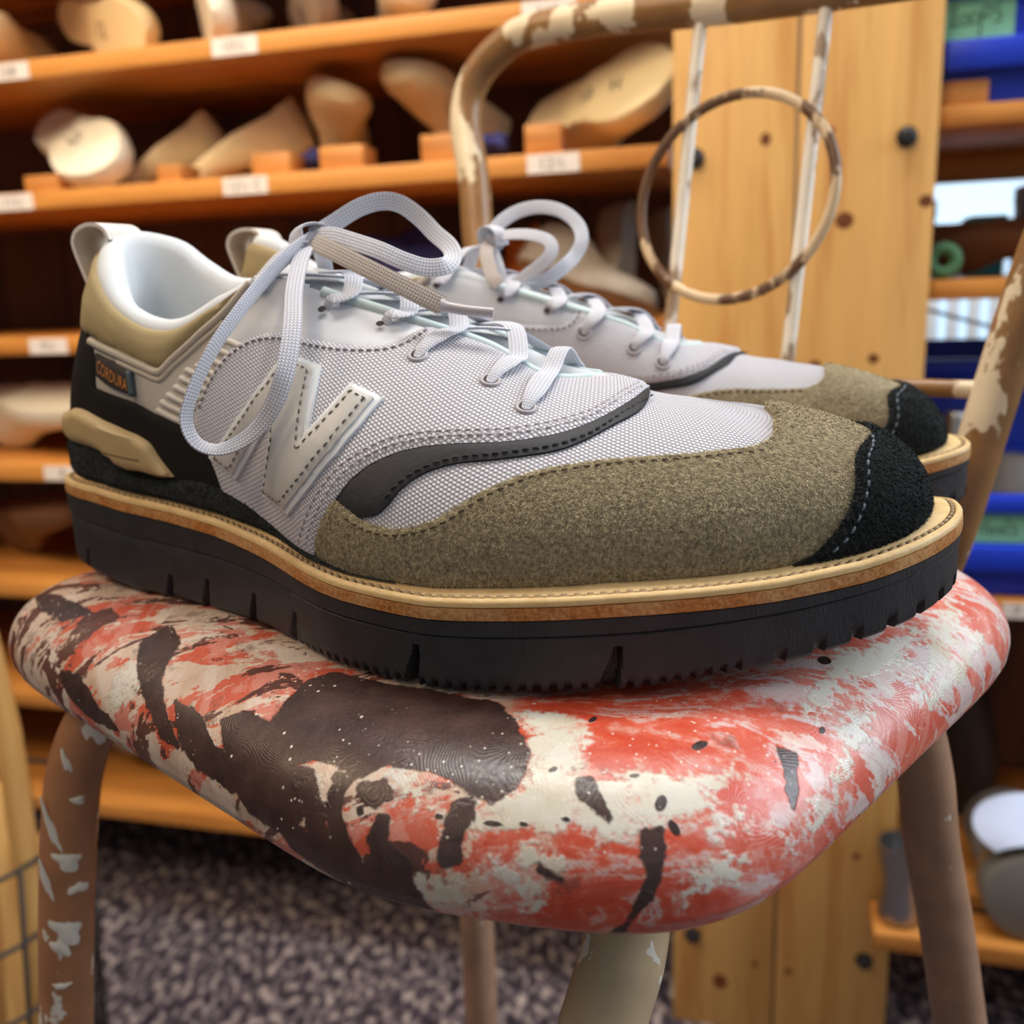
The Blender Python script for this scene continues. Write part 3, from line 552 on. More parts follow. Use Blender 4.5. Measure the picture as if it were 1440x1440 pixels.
class Shoe:
    def __init__(s, root, m, fine=True):
        s.root = root; s.m = m; s.fine = fine

    def L(s, P):
        P = np.array(P, float); P[..., 1] *= s.m; return P

    def fl(s, faces):
        return faces if s.m > 0 else [np.asarray(f)[:, ::-1] for f in (faces if isinstance(faces, list) else [faces])]

    def add(s, name, P, faces, mat, parent=None, **k):
        faces = faces if isinstance(faces, list) else [faces]
        return mk(name, s.L(np.asarray(P).reshape(-1, 3)), s.fl(faces), mat, parent or s.root, **k)

    def side(s, poly, sd):
        return [(u if sd > 0 else 2 - u, w_) for u, w_ in poly] if sd > 0 else [(2 - u, w_) for u, w_ in poly][::-1]

    def panel(s, name, poly, th, mat, base=0.0, h=.0024, edge=.0022, puff=0.0, low=.5, parent=None, smoothed=True, skirt=.0006):
        B = dense(poly, .0012) if smoothed else dense(poly, .0012, 5)
        lo, hi = B.min(0), B.max(0)
        gx, gy = np.meshgrid(np.arange(lo[0], hi[0], h), np.arange(lo[1], hi[1], h))
        gx = gx + (np.arange(gx.shape[0]) % 2)[:, None] * h / 2
        Q = np.stack([gx.ravel(), gy.ravel()], 1); Q = Q[inside(Q, B)]
        if len(Q): Q = Q[dist(Q, B) > h * .45]
        nb = len(B)
        # an inner ring keeps the rolled edge crisp
        vin = [Vector(p) for p in np.vstack([B, Q])]
        vo, eo, fo, ov, oe, of = delaunay_2d_cdt(vin, [(i, (i + 1) % nb) for i in range(nb)], [], 1, 1e-7)
        V2 = np.array([v[:] for v in vo]); T = np.array([f for f in fo if len(f) == 3], int)
        a = V2[T[:, 1]] - V2[T[:, 0]]; b = V2[T[:, 2]] - V2[T[:, 0]]; neg = (a[:, 0] * b[:, 1] - a[:, 1] * b[:, 0]) < 0
        T[neg] = T[neg][:, ::-1]
        UW = V2 / [KU, KW]; d = dist(V2, B)
        f = np.clip(d / edge, 0, 1); prof = low + (1 - low) * np.sqrt(1 - (1 - f) ** 2)
        off = base + th * prof
        if puff: off = off + puff * np.clip(d / .02, 0, 1) ** .7
        P = SP(UW[:, 0], UW[:, 1], off)
        # skirt along the outline
        idx = {}
        for k, og in enumerate(ov):
            for q in og:
                if q < nb: idx[q] = k
        ring = [idx[i] for i in range(nb) if i in idx]
        if (lambda A: (A[:, 0] * np.roll(A[:, 1], -1) - np.roll(A[:, 0], -1) * A[:, 1]).sum())(B) < 0: ring = ring[::-1]
        n0 = len(P); Pk = SP(UW[ring, 0], UW[ring, 1], np.full(len(ring), base - skirt))
        r = np.array(ring); r2 = np.roll(r, -1); k1 = n0 + np.arange(len(r)); k2 = np.roll(k1, -1)
        SK = np.stack([r2, r, k1, k2], 1)
        uv = np.vstack([metric_uv(UW[:, 0], UW[:, 1]), metric_uv(UW[ring, 0], UW[ring, 1])])
        o = s.add(name, np.vstack([P, Pk]), [T, SK], mat, parent, sharp=48, uv=uv)
        s.last = (P, T)
        return o

    def nap(s, parent, mat, count, length=.0013, lift=.35, w_=.00022):
        P, T = s.last; A = P[T[:, 0]]; B = P[T[:, 1]]; Cc = P[T[:, 2]]
        cr = np.cross(B - A, Cc - A); ar = np.linalg.norm(cr, axis=1); N = nrm(cr)
        k = rng.choice(len(T), count, p=ar / ar.sum()); r1 = np.sqrt(rng.random(count))[:, None]; r2 = rng.random(count)[:, None]
        X = A[k] * (1 - r1) + B[k] * r1 * (1 - r2) + Cc[k] * r1 * r2; n_ = N[k]
        t = nrm(np.cross(n_, rng.normal(size=(count, 3)))); ln = length * (.5 + rng.random((count, 1)))
        tip = X + ln * (t * .9 + n_ * lift); sd = np.cross(t, n_) * w_
        V = np.stack([X - sd, X + sd, tip], 1).reshape(-1, 3); Fc = np.arange(count * 3).reshape(-1, 3)
        o = s.add('suede_nap', V, Fc, mat, parent, smooth=False); o['kind'] = 'stuff'; return o

    def stitches(s, name, line, off, mat, pitch=.0031, ln=.0020, r=.00022, parent=None, closed=False, pts=None):
        if pts is None:
            c = np.asarray(line, float); c = catmull(c, len(c) * 12, closed)
            P = SP(c[:, 0], c[:, 1], off); N = nrm(bil(N0, c[:, 0], c[:, 1]))
        else: P, N = pts
        D = resample(np.hstack([P, N]), pitch); D = D[:-1] if len(D) > 2 else D
        P = D[:, :3]; N = nrm(D[:, 3:]); T = nrm(np.gradient(P, axis=0)); B = np.cross(T, N)
        a = T * ln / 2; b = B * r; n_ = N * r
        V = np.stack([P - a - b - n_, P - a + b - n_, P - a * .55 - b * .8 + n_, P - a * .55 + b * .8 + n_, P + a * .55 - b * .8 + n_, P + a * .55 + b * .8 + n_, P + a - b - n_, P + a + b - n_], 1)
        base = np.arange(len(P))[:, None] * 8
        F4 = (base[:, None] + np.array([[0, 2, 3, 1], [2, 4, 5, 3], [4, 6, 7, 5], [0, 6, 4, 2], [1, 3, 5, 7]])[None]).reshape(-1, 4)
        return s.add(name, V.reshape(-1, 3), [F4], mat, parent, smooth=False)


def outline(inset, n=1200):
    P = catmull(OUT, n, True); t = nrm(np.roll(P, -1, 0) - np.roll(P, 1, 0)); no = np.stack([t[:, 1], -t[:, 0]], 1)
    return P - no * (np.asarray(inset)[..., None] if np.ndim(inset) else inset), no


def build_shoe(name, m, org, yaw, label, fine=True):
    root = empty(name, org, yaw, label, 'shoe', 'pair of customised sneakers on the stool')
    s = Shoe(root, m, fine); D = DATA
    # ---- outsole: side wall with sipes and serrated lower edge
    n = 1600; P0, no = outline(0, n); lat = P0[:, 1] < .012
    zt = ztop(P0[:, 0]); zb = zbot(P0[:, 0])
    arc = np.concatenate([[0], np.cumsum(np.linalg.norm(np.diff(P0, axis=0), axis=1))])
    rows = np.array([0, .0006, .0014, .0022, .0032, .0045, .006, .0075, .009, .0105])
    ins = np.zeros((n, 0)); Vr = []
    sip = [(.016, .008, .0036), (.066, .0085, .0034), (.086, .0095, .0034), (.112, .0095, .0034), (.136, .0095, .0036), (.187, .0108, .0040), (.2415, .0112, .0044)]
    def sipe(z):
        dd = np.zeros(n)
        for sp, hh, wd in sip:
            dx = np.abs(P0[:, 0] - sp - (z * .25)); half = wd / 2 * np.clip(1.15 - .75 * z / hh, 0, 1)
            if z < hh: dd = np.maximum(dd, .0045 * np.clip((half - dx) / .0004 + .5, 0, 1))
        return dd
    front = np.clip((P0[:, 0] - .13) / .03, 0, 1); toe = np.clip((P0[:, 0] - .262) / .03, 0, 1)
    saw = np.where(toe > .45, (np.abs(((arc / .0115) % 1) - .5) < .16) * 1.0, (np.abs(((arc / .0041) % 1) - .5) < .22) * 1.0)
    for z in rows:
        k = z / .0024
        d = np.maximum(sipe(z), .0026 * front * saw * np.clip(1.3 - z / (.0021 + .0016 * toe), 0, 1))
        d = d + .0012 * np.clip(1 - z / .0015, 0, 1)
        Vr.append(np.column_stack([P0 - no * d[:, None], zb + z]))
    for f_ in (.60, .74, .765, .79, .9, 1.0):
        z = zb + .0105 + (zt - zb - .0105) * np.clip((f_ - .5) * 2, 0, 1)
        d = np.zeros(n) + (.0005 if f_ == .765 else 0) - (.0004 if f_ > .77 else 0)
        Vr.append(np.column_stack([P0 - no * d[:, None], z]))
    Pi, _ = outline(.010, n); Vr.append(np.column_stack([Pi, zt]))
    Vb = np.column_stack([outline(.012, n)[0], zb + .0012])
    V = np.stack([Vb] + Vr, 1); nr = V.shape[1]
    Fq = grid(n, nr, True)
    bot = np.arange(n) * nr
    s.add('outsole', V.reshape(-1, 3), [Fq, bot[::-1].reshape(1, -1)], MAT['sole'], sharp=40)
    # ---- brown leather midsole layer and veg-tan welt
    n = 900; zt = ztop(outline(0, n)[0][:, 0])
    rngs = [(0.0002, 0.0), (-.0006, .0004), (-.0007, .0018), (-.0006, .0036), (.0004, .0037), (.006, .0037)]
    V = np.stack([np.column_stack([outline(i, n)[0], zt + z]) for i, z in rngs], 1)
    s.add('leather_midsole', V.reshape(-1, 3), grid(n, len(rngs), True), MAT['midsole'], sharp=50)
    wob = .0004 * np.sin(np.arange(n) * .31) + .0003 * np.sin(np.arange(n) * .117 + 1)
    rngs = [(.0004, .0036), (-.0004, .0040), (-.0004, .0052), (.0003, .0059), (.0012, .0061), (.0017, .0055), (.0029, .0055), (.0034, .0062), (.0085, .0070), (.0112, .0082), (.013, .0070), (.016, .0055)]
    V = np.stack([np.column_stack([outline(i + (wob if i > .008 else 0), n)[0], zt + z]) for i, z in rngs], 1)
    s.add('welt', V.reshape(-1, 3), grid(n, len(rngs), True), MAT['welt'], sharp=60)
    G = np.stack([np.column_stack([outline(i, n)[0], zt + z]) for i, z in ((.0016, .0052), (.0016, .00575), (.0030, .00575), (.0030, .0052))], 1)
    s.add('stitch_groove', G.reshape(-1, 3), grid(n, 4, True), MAT['groove'])
    P, no = outline(.0023, 1400); P3 = np.column_stack([P, ztop(P[:, 0]) + .0060])
    s.stitches('welt_stitching', None, 0, MAT['thread_welt'], .0034, .0026, .00052, pts=(P3, np.tile([0, 0, 1.], (len(P3), 1))))
    # ---- upper body (woven canvas)
    U = np.arange(NU) * 2 / NU; us, ws = np.meshgrid(U, np.linspace(0, 1, NW + 1), indexing='ij')
    uv = metric_uv(us.ravel(), ws.ravel())
    V = S0.copy(); Vi = np.concatenate([V, ], 1)
    s.add('canvas_upper', Vi.reshape(-1, 3), grid(NU, NW + 1, True), MAT['weave'], uv=uv)
    # ---- inside: lining that rolls over the collar, insole, tongue
    cu = np.linspace(-.62, .42, 260); R = bil(S0, cu, 1.0); Fb = bil(S0, cu, 0.0)
    cen = np.stack([np.clip(R[:, 0], .05, .12), np.full(len(R), .0125), np.zeros(len(R))], 1)
    inn = cen - R; inn[:, 2] = 0; inn = nrm(inn)
    up = np.array([0, 0, 1.])
    prof = [(-.0012, -.003), (-.0008, .0005), (.0006, .0026), (.0028, .0040), (.0055, .0038), (.0080, .0020), (.0095, -.0020), (.0100, -.008), (.0095, -.016), (.0085, -.026)]
    fade = np.clip(np.minimum(cu + .62, .42 - cu) / .09, .25, 1)
    V = [R + inn * (a * np.where(a > 0, fade, 1))[:, None] + up * (b * np.where(b > 0, fade, 1))[:, None] if False else R + inn * (np.full(len(R), a) * fade)[:, None] + up * (np.full(len(R), b) * (fade if b > 0 else 1))[:, None] for a, b in prof]
    V.append(Fb + inn * .014 + up * .020); V.append(Fb + inn * .016 + up * .006)
    V = np.stack(V, 1)
    s.add('collar_lining', V.reshape(-1, 3), grid(len(cu), V.shape[1], flip=True), MAT['lining'])
    ii, _ = outline(.016, 300); z = ztop(ii[:, 0]) + .010
    V = np.stack([np.column_stack([ii, z]), np.column_stack([ii * .5 + np.array([.155, 0]) * .5, ztop(ii[:, 0] * .5 + .0775) + .009]), np.column_stack([ii * .02 + np.array([.155, 0]) * .98, np.full(300, ztop(.155) + .009)])], 1)
    s.add('insole', V.reshape(-1, 3), grid(300, 3, True), MAT['insole'])
    ts = np.linspace(.109, .236, 60); zc = np.interp(ts, [.092, .112, .138, .163, .188, .209, .227, .236], [.1200, .1150, .1065, .0985, .0900, .0800, .0762, .0735])
    hw = np.interp(ts, [.092, .10, .12, .2, .226, .236], [.010, .012, .013, .0125, .009, .004]); tc = np.interp(ts, [.09, .236], [.005, .003])
    tv = np.linspace(-1, 1, 21)
    top = np.stack([np.broadcast_to(ts[:, None], (60, 21)), tc[:, None] + hw[:, None] * tv[None], zc[:, None] - .009 * np.abs(tv[None]) ** 2.2 + .0005], -1)
    botm = top - np.array([0, 0, .0035])
    V = np.concatenate([top, botm[:, ::-1]], 1)
    s.add('tongue', V.reshape(-1, 3), [grid(60, 42)[:, ::-1], np.array([[41 * 0 + k for k in range(42)]])], MAT['tongue'], sharp=60)
    # ---- eyestay edge binding, one run per side
    for sd in (1, -1):
        uu = np.linspace(.43, .645, 90); uu = uu if sd > 0 else 2 - uu
        P = bil(S0, uu, 1.0) + nrm(bil(N0, uu, .99)) * .0006
        V_, F_ = tube_geo(P, .0021, 8); s.add('edge_binding', V_, F_, MAT['edge'])
    # ---- panels
    sym = lambda k: [tuple(x) for x in D[k]]
    for sd in (1, -1):
        A = lambda k: s.side(sym(k), sd)
        s.panel('quarter_panel', A('quarter'), .0008, MAT['quarter'], 0.0002, low=.7)
        s.panel('saddle_stripe', A('dark'), .0010, MAT['dark'], 0.0003)
        s.panel('eyestay_panel', A('smooth'), .0010, MAT['smooth'], 0.0003)
        s.panel('canvas_saddle', A('mesh'), .0016, MAT['weave'], 0.0006)
        s.stitches('saddle_stitching', A('st_mesh'), .0023, MAT['thread_mesh'], .0028, .0020, .00020)
        s.stitches('saddle_stitching', A('st_mesh2'), .0024, MAT['thread_mesh'], .0028, .0020, .00020)
        s.stitches('eyestay_stitching', A('st_up'), .0024, MAT['thread_grey'], .0026, .0020, .00034)
        s.stitches('stripe_stitching', A('st_dark'), .0014, MAT['thread_black'], .0028, .0020, .00020)
        # moulded ribs behind the logo
        rb = D['ribs']
        for k in range(0, len(rb), 2):
            a, b = np.array(rb[k]), np.array(rb[k + 1]); t = np.linspace(0, 1, 12)[:, None]; c = a * (1 - t) + b * t
            if sd < 0: c[:, 0] = 2 - c[:, 0]
            V_, F_ = tube_geo(SP(c[:, 0], c[:, 1], .0010), .0013, 8); s.add('rib', V_, F_, MAT['rib'])
        c = catmull(np.array(sym('piping')), 90)
        if sd < 0: c[:, 0] = 2 - c[:, 0]
        V_, F_ = tube_geo(SP(c[:, 0], c[:, 1], .0012), .0016, 10); s.add('piping', V_, F_, MAT['piping'])
        c2 = c.copy(); c2[:, 1] -= .045; k = c2[:, 1] > 0
        V_, F_ = tube_geo(SP(c2[10:70, 0], c2[10:70, 1], .0009), .0011, 10); s.add('piping', V_, F_, MAT['piping'])
    # panels that run round the heel (U through 0)
    def heel(k, wrap):
        p = sym(k); return p + [(-u, w_) for u, w_ in p[::-1]] if wrap else p
    s.panel('collar_panel', heel('collar', 1), .0016, MAT['collar'], .0006, puff=.0024, low=.3)
    cp = sym('counter'); s.panel('heel_counter', cp + [(-u, w_) for u, w_ in cp[::-1]], .0012, MAT['counter'], .0008)
    tp = sym('tpu'); k0 = 0
    s.panel('heel_clip', tp[1:16] + [(-u, w_) for u, w_ in tp[1:16][::-1]], .0040, MAT['tpu'], .0012, edge=.0035, low=.35)
    for sd in (1, -1):
        a, b = np.array(D['tpuslot']); t = np.linspace(0, 1, 12)[:, None]; c = a * (1 - t) + b * t
        if sd < 0: c[:, 0] = 2 - c[:, 0]
        V_, F_ = tube_geo(SP(c[:, 0], c[:, 1], .0046), .0009, 8); s.add('clip_groove', V_, F_, MAT['tpu_dark'])
    rp = sym('rand')
    o = s.panel('heel_rand', rp + [(-u, w_) for u, w_ in rp[::-1]], .0026, MAT['black_suede'], .0012, low=.4)
    s.nap(o, MAT['black_nap'], 9000 if fine else 3000, .0009, .4)
    # suede mudguard and toe cap
    sp_ = sym('suede_top'); sp_ = [(1.0, .885)] + [t for t in sp_ if t[0] < .985]; poly = sp_[::-1] + [(2 - u, w_) for u, w_ in sp_[1:]]
    o = s.panel('mudguard', poly, .0014, MAT['suede'], .0006, edge=.0018, low=.6)
    s.nap(o, MAT['nap'], 100000 if fine else 24000, .0010, .32)
    tc_ = sym('toecap'); tc_[0] = (1.0, .468); tc_[1] = (.9477, .468); poly = tc_[::-1] + [(2 - u, w_) for u, w_ in tc_[1:]]
    o = s.panel('toe_cap', poly, .0018, MAT['black_suede'], .0018, edge=.002, low=.55)
    s.nap(o, MAT['black_nap'], 22000 if fine else 8000, .0013, .55)
    st = sym('st_suede')
    for sd in (1, -1):
        s.stitches('mudguard_stitching', s.side(st, sd), .0022, MAT['thread_olive'], .0030, .0021, .00030)
        s.stitches('toe_cap_stitching', s.side(sym('st_cap')[1:], sd), .0040, MAT['thread_steel'], .0034, .0025, .00030)
    # ---- N logo, raised in two layers, reads N from either side of either shoe
    NP = np.array(D['N']); cu_ = NP[:, 0].mean()
    for sd in (1, -1):
        p = NP.copy()
        if (sd < 0) != (m < 0): p[:, 0] = 2 * cu_ - p[:, 0]
        q = [tuple(x) for x in p]; q = s.side(q, sd)
        base = s.panel('letter_n', q, .0016, MAT['N_base'], .0020, h=.002, edge=.0008, low=.75, smoothed=False)
        B = np.asarray(q) * [KU, KW]; k = len(B); ar = (B[:, 0] * np.roll(B[:, 1], -1) - np.roll(B[:, 0], -1) * B[:, 1]).sum()
        def inset(d):
            out = []
            for i in range(k):
                e1 = nrm(B[i] - B[i - 1]); e2 = nrm(B[(i + 1) % k] - B[i]); n1 = np.array([-e1[1], e1[0]]) * np.sign(ar); n2 = np.array([-e2[1], e2[0]]) * np.sign(ar)
                den = 1 + n1 @ n2; v = (n1 + n2) / max(den, .28); out.append(B[i] + v * d)
            return np.array(out) / [KU, KW]
        s.panel('letter_face', [tuple(x) for x in inset(.0015)], .0012, MAT['N_top'], .0036, h=.002, edge=.001, low=.4, parent=base, smoothed=False)
        I = inset(.0031); I = np.vstack([I, I[:1]]); c = resample(I * [KU, KW], .0004) / [KU, KW]
        P = SP(c[:, 0], c[:, 1], .0049); N = nrm(bil(N0, c[:, 0], c[:, 1]))
        s.stitches('letter_stitching', None, 0, MAT['thread_dark'], .0029, .0018, .0002, parent=base, pts=(P, N))
    # ---- woven side tag with print
    tg = sym('tag'); o = s.panel('side_tag', tg, .0009, MAT['tag'], .0016, smoothed=False)
    a, b = np.array(D['tagtext']); tx = text_geo('CORDURA', 1.0)
    lo, hi = tx[0].min(0), tx[0].max(0); q = (tx[0] - lo) / (hi - lo)[[0, 1, 1]] if False else (tx[0][:, :2] - lo[:2]) / (hi - lo)[:2]
    uu = a[0] + (b[0] - a[0]) * (q[:, 0] if m > 0 else 1 - q[:, 0]); ww = a[1] + (b[1] - a[1]) * q[:, 0] - .035 + .075 * q[:, 1]
    s.add('tag_lettering', SP(uu, ww, .0028), [tx[1]], MAT['tag_text'], o, smooth=False)
    e = np.array([D['tag'][2], D['tag'][3]]); t = np.linspace(0, 1, 8)[:, None]; c = e[0] * (1 - t) + e[1] * t
    V_, F_ = tube_geo(SP(c[:, 0], c[:, 1], .0024), .0012, 8); s.add('tag_edge', V_, F_, MAT['tag_edge'], o)
    # ---- pull tab loop at the back of the collar
    pr = np.array([(.0170, .112), (.0145, .119), (.0125, .125), (.0120, .1290), (.0140, .1325), (.0185, .1345), (.0235, .1345), (.0275, .1325), (.0292, .1285)])
    c = catmull(pr, 60); T = nrm(np.gradient(c, axis=0)); nn = np.stack([-T[:, 1], T[:, 0]], 1)
    w2 = .0098; V = []
    for a, b in ((-1, .0007), (1, .0007), (1, -.0007), (-1, -.0007)):
        V.append(np.column_stack([c[:, 0] + nn[:, 0] * b + .004 * (a > 0) * 0, np.full(60, .0185 + a * w2), c[:, 1] + nn[:, 1] * b]))
    V = np.stack(V, 0); s.add('pull_tab', V.reshape(-1, 3), [grid(4, 60, True, flip=True)], MAT['tab'], sharp=50)
    # ---- eyelets
    for sd in (1, -1):
        for k, (u, w_) in enumerate(D['eyelets']):
            u_ = u if sd > 0 else 2 - u
            Pc = SP(np.array([u_]), np.array([w_]), .0023)[0]; N = nrm(bil(N0, np.array([u_]), np.array([w_])))[0]
            t1 = nrm(np.cross(N, [0, 0, 1.])); t2 = np.cross(N, t1); a = np.linspace(0, 2 * np.pi, 28, endpoint=False)
            big = k >= 3; rad = .0027 if big else .0016
            ring = Pc + rad * (np.cos(a)[:, None] * t1 + np.sin(a)[:, None] * t2)
            V_ = np.vstack([ring * 1.0 - N * .0002, (Pc - N * .0012)[None]]); F_ = [np.array([[i, (i + 1) % 28, 28] for i in range(28)])]
            par = None
            if big:
                Vt, Ft = tube_geo(ring, .0007, 8, closed=True); par = s.add('eyelet', Vt, Ft, MAT['eyelet'])
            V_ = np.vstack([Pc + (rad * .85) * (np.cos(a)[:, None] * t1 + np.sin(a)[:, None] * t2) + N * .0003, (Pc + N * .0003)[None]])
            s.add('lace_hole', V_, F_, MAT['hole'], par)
    # ---- lacing
    ey = np.array(D['eyelets'])[::-1]            # from the toe up
    Wd, Th = .0061, .0011; parts = []; uvs = []; off = 0
    def strand(P, N, width=Wd, mat='lace', nm='lace_strand', tw=None, parent=None, taper=None):
        V, Fc, uv = ribbon_geo(np.array(P, float), np.array(N, float), width, Th, twist=tw, taper=taper)
        return s.add(nm, V, Fc, MAT[mat], parent, uv=uv, sharp=60)
    upv = np.array([0, 0, 1.])
    def E(u, w_, o): return SP(np.array([u]), np.array([w_]), o)[0]
    def Nn(u, w_): return nrm(bil(N0, np.array([u]), np.array([w_])))[0]
    def edgept(u, o=.003):
        return bil(S0, np.array([u]), np.array([1.]))[0] + upv * o
    crest = lambda x: np.interp(x, [.10, .138, .163, .188, .209, .227], [.1195, .1090, .1010, .0930, .0840, .0790])
    for k, (u, w_) in enumerate(ey):
        for sd in (1, -1):
            uu = u if sd > 0 else 2 - u; du = .012 * (1 if sd > 0 else -1)
            p0 = E(uu - du * .03, w_ - .018, .0020) if k < 3 else E(uu, w_, -.0010); N1 = Nn(uu, w_)
            p1 = E(uu + du * .2, min(w_ + .05, 1), .0034); p2 = E(uu + du * .6, min(w_ + .6 * (1 - w_), 1), .0040)
            pe = edgept(uu + du, .0034); s0 = pe[0]
            if k == 0:
                if sd < 0: continue
                other = edgept(2 - uu - du, .0034); o2 = E(2 - uu - du * .6, w_ + .6 * (1 - w_), .0040); o1 = E(2 - uu - du * .2, w_ + .05, .0034); o0 = E(2 - uu + du * .03, w_ - .018, .0020)
                mid = (pe + other) / 2; mid[2] = max(mid[2], crest(mid[0]) + .002)
                P = [p0, p1, p2, pe, mid, other, o2, o1, o0]; NN_ = [N1, N1, Nn(uu, .8), upv + N1 * .4, upv, upv, Nn(2 - uu, .8), Nn(2 - uu, w_), Nn(2 - uu, w_)]
                strand(P, NN_, taper=([0, .05, .13, .87, .95, 1], [.45, .6, 1, 1, .6, .45])); continue
            if k == len(ey) - 1:
                # last pair runs up to the knot
                kp = np.array([.1235, .0015, .1235]); P = [p0, p1, p2, (p2 + kp) / 2 + upv * .004, kp]
                strand(P, [N1, N1, N1 + upv * .5, upv, upv], taper=([0, .08, .2, 1], [.45, .6, 1, 1])); continue
            xm = s0 - .006; z = crest(xm) + (.0022 if sd > 0 else .0008)
            mid = np.array([xm, .003, z])
            # the strand comes down between this eyelet pair and the next, under the far edge
            u2 = ey[k + 1][0] + .004
            far = edgept((2 - u2) if sd > 0 else u2, .0006); far2 = far - upv * .004 + np.array([0, (.004 if sd > 0 else -.004), 0])
            fm = far * .7 + mid * .3; fm[2] += .0012
            P = [p0, p1, p2, pe, mid, fm, far, far2]
            strand(P, [N1, N1, N1 + upv * .3, upv + N1 * .4, upv, upv, upv + np.array([0, .6 * sd, 0]), upv * .4 + np.array([0, 1. * sd, 0])], taper=([0, .07, .18, 1], [.45, .6, 1, 1]))
    # ---- knot, bow loops, loose end
    out = np.array([0, -1., 0]) * (1 if m > 0 else -1)
    if m > 0:
        A = np.array(D['A1']); tw = np.interp(np.linspace(0, 1, len(A)), [0, .12, .3, .5, .62, .75, .92, 1], [.9, 1.0, 1.05, .95, .5, .0, .3, .8])
        strand(A, np.tile([0.5, -.85, .15], (len(A), 1)), .0056, nm='lace_loop', tw=tw)
        B = np.array(D['B1']); tw = np.interp(np.linspace(0, 1, len(B)), [0, .2, .42, .6, .75, 1], [-.6, -.6, -.4, -.1, .0, .0])
        strand(B, np.tile([0.5, -.85, .3], (len(B), 1)), .0060, nm='lace_loop', tw=tw)
        Ee = np.array(D['E1']); o = strand(Ee, np.tile([0, -.85, .5], (len(Ee), 1)), .0062, 'lace_taupe', 'lace_end')
        Gg = np.array(D['G1']); V_, F_ = tube_geo(catmull(Gg, 30), np.interp(np.arange(30), [0, 4, 29], [.0024, .0017, .0016]), 10); s.add('aglet', V_, F_, MAT['aglet'], o, sharp=50)
    else:
        A = np.array(D['A2']); strand(A, np.tile([.1, 1., .3], (len(A), 1)), .0062, nm='lace_loop', tw=np.linspace(.2, -.6, len(A)))
        B = np.array(D['B2']); strand(B, np.tile([.1, 1., .3], (len(B), 1)), .0058, nm='lace_loop', tw=np.linspace(-.5, .3, len(B)))
        E2 = np.array(D['D2']); strand(E2, np.tile([.2, 1., .3], (len(E2), 1)), .0060, 'lace_taupe', 'lace_end')
    kx, ky, kz = (.1235, .0015, .1235) if m > 0 else (.1285, .0, .1262)
    P = np.array([(kx - .004, ky - .006, kz - .003), (kx - .005, ky - .003, kz + .0035), (kx - .001, ky + .001, kz + .0055), (kx + .004, ky + .004, kz + .003), (kx + .005, ky + .004, kz - .003)])
    strand(P, [(-.3, -.8, .4), (-.3, -.3, 1), (0, 0, 1), (.4, .4, .8), (.6, .8, -.2)], .0066, nm='lace_knot')
    V_, F_ = tube_geo(catmull([(kx - .003, ky - .004, kz - .003), (kx, ky, kz), (kx + .003, ky + .003, kz - .003)], 12), .0034, 10); s.add('lace_knot', V_, F_, MAT['lace'], uv=np.zeros((len(V_), 2)))
    return root


def text_geo(txt, size):
    cu = bpy.data.curves.new('lettering', 'FONT'); cu.body = txt; cu.size = size; cu.resolution_u = 2
    o = bpy.data.objects.new('lettering', cu); COL.objects.link(o)
    dg = bpy.context.evaluated_depsgraph_get(); dg.update()
    me = bpy.data.meshes.new_from_object(o.evaluated_get(dg))
    bm = bmesh.new(); bm.from_mesh(me); bmesh.ops.triangulate(bm, faces=bm.faces[:])
    V = np.array([v.co[:] for v in bm.verts]); T = np.array([[v.index for v in f.verts] for f in bm.faces]); bm.free()
    bpy.data.objects.remove(o); bpy.data.curves.remove(cu); bpy.data.meshes.remove(me)
    return V, T


ZS = .873
shoe_a = build_shoe('sneaker', 1, tuple(ORG), TH, 'olive and grey sneaker in front, its white letter N facing out', True)
shoe_b = build_shoe('sneaker', -1, (-.133, .480, ZS), math.radians(-13), 'olive and grey sneaker standing behind its twin, toe over the stool edge', False)
# ------------------------------------------------------------------ stool
SEATC = np.array([-.009, .3613, .873]); E_ANG = math.radians(-43)


def seat_surface(nphi, nk):
    ph = np.linspace(0, 2 * np.pi, nphi, endpoint=False)
    c = np.abs(np.cos(ph - E_ANG)) / .163; s = np.abs(np.sin(ph - E_ANG)) / .1425
    nn = 8 - 4.6 * np.exp(-(((ph - np.pi * 1.5) / .55) ** 2)) - 3.0 * np.exp(-((np.minimum(ph, 2 * np.pi - ph) / .5) ** 2)); B = (c ** nn + s ** nn) ** (-1 / nn)
    t = np.linspace(0, np.pi / 2, 40)
    ins = np.concatenate([.036 * (1 - np.sin(t)), [.0005, .0025, .006, .012]]); zz = np.concatenate([-.0015 - .0245 * (1 - np.cos(t)), [-.030, -.034, -.037, -.038]])
    al = np.concatenate([[0], np.cumsum(np.hypot(np.diff(ins), np.diff(zz)))])
    nf = int(nk * .6); no = nk - nf; a = np.linspace(0, al[-1], no); I = np.interp(a, al, ins); Z = np.interp(a, al, zz)
    f = np.linspace(0.02, 1, nf, endpoint=False); V, U = [], []
    for b, p in zip(B, ph):
        r = np.concatenate([f * (b - .036), b - I]); z = np.concatenate([-.0015 * f ** 2, Z]); rho = np.concatenate([f * (b - .036), b - .036 + a])
        V.append(np.stack([r * np.cos(p), r * np.sin(p), z], 1)); U.append(np.stack([rho * np.cos(p), rho * np.sin(p)], 1))
    return np.array(V), np.array(U)


def field(Q, polys, reach=.03):
    f = np.full(len(Q), -reach)
    for P in polys:
        P = np.asarray(P); k = ((Q > P.min(0) - reach) & (Q < P.max(0) + reach)).all(1)
        if not k.any(): continue
        q = Q[k]; d = dist(q, P); d = np.where(inside(q, P), d, -d); f[k] = np.maximum(f[k], d)
    return f


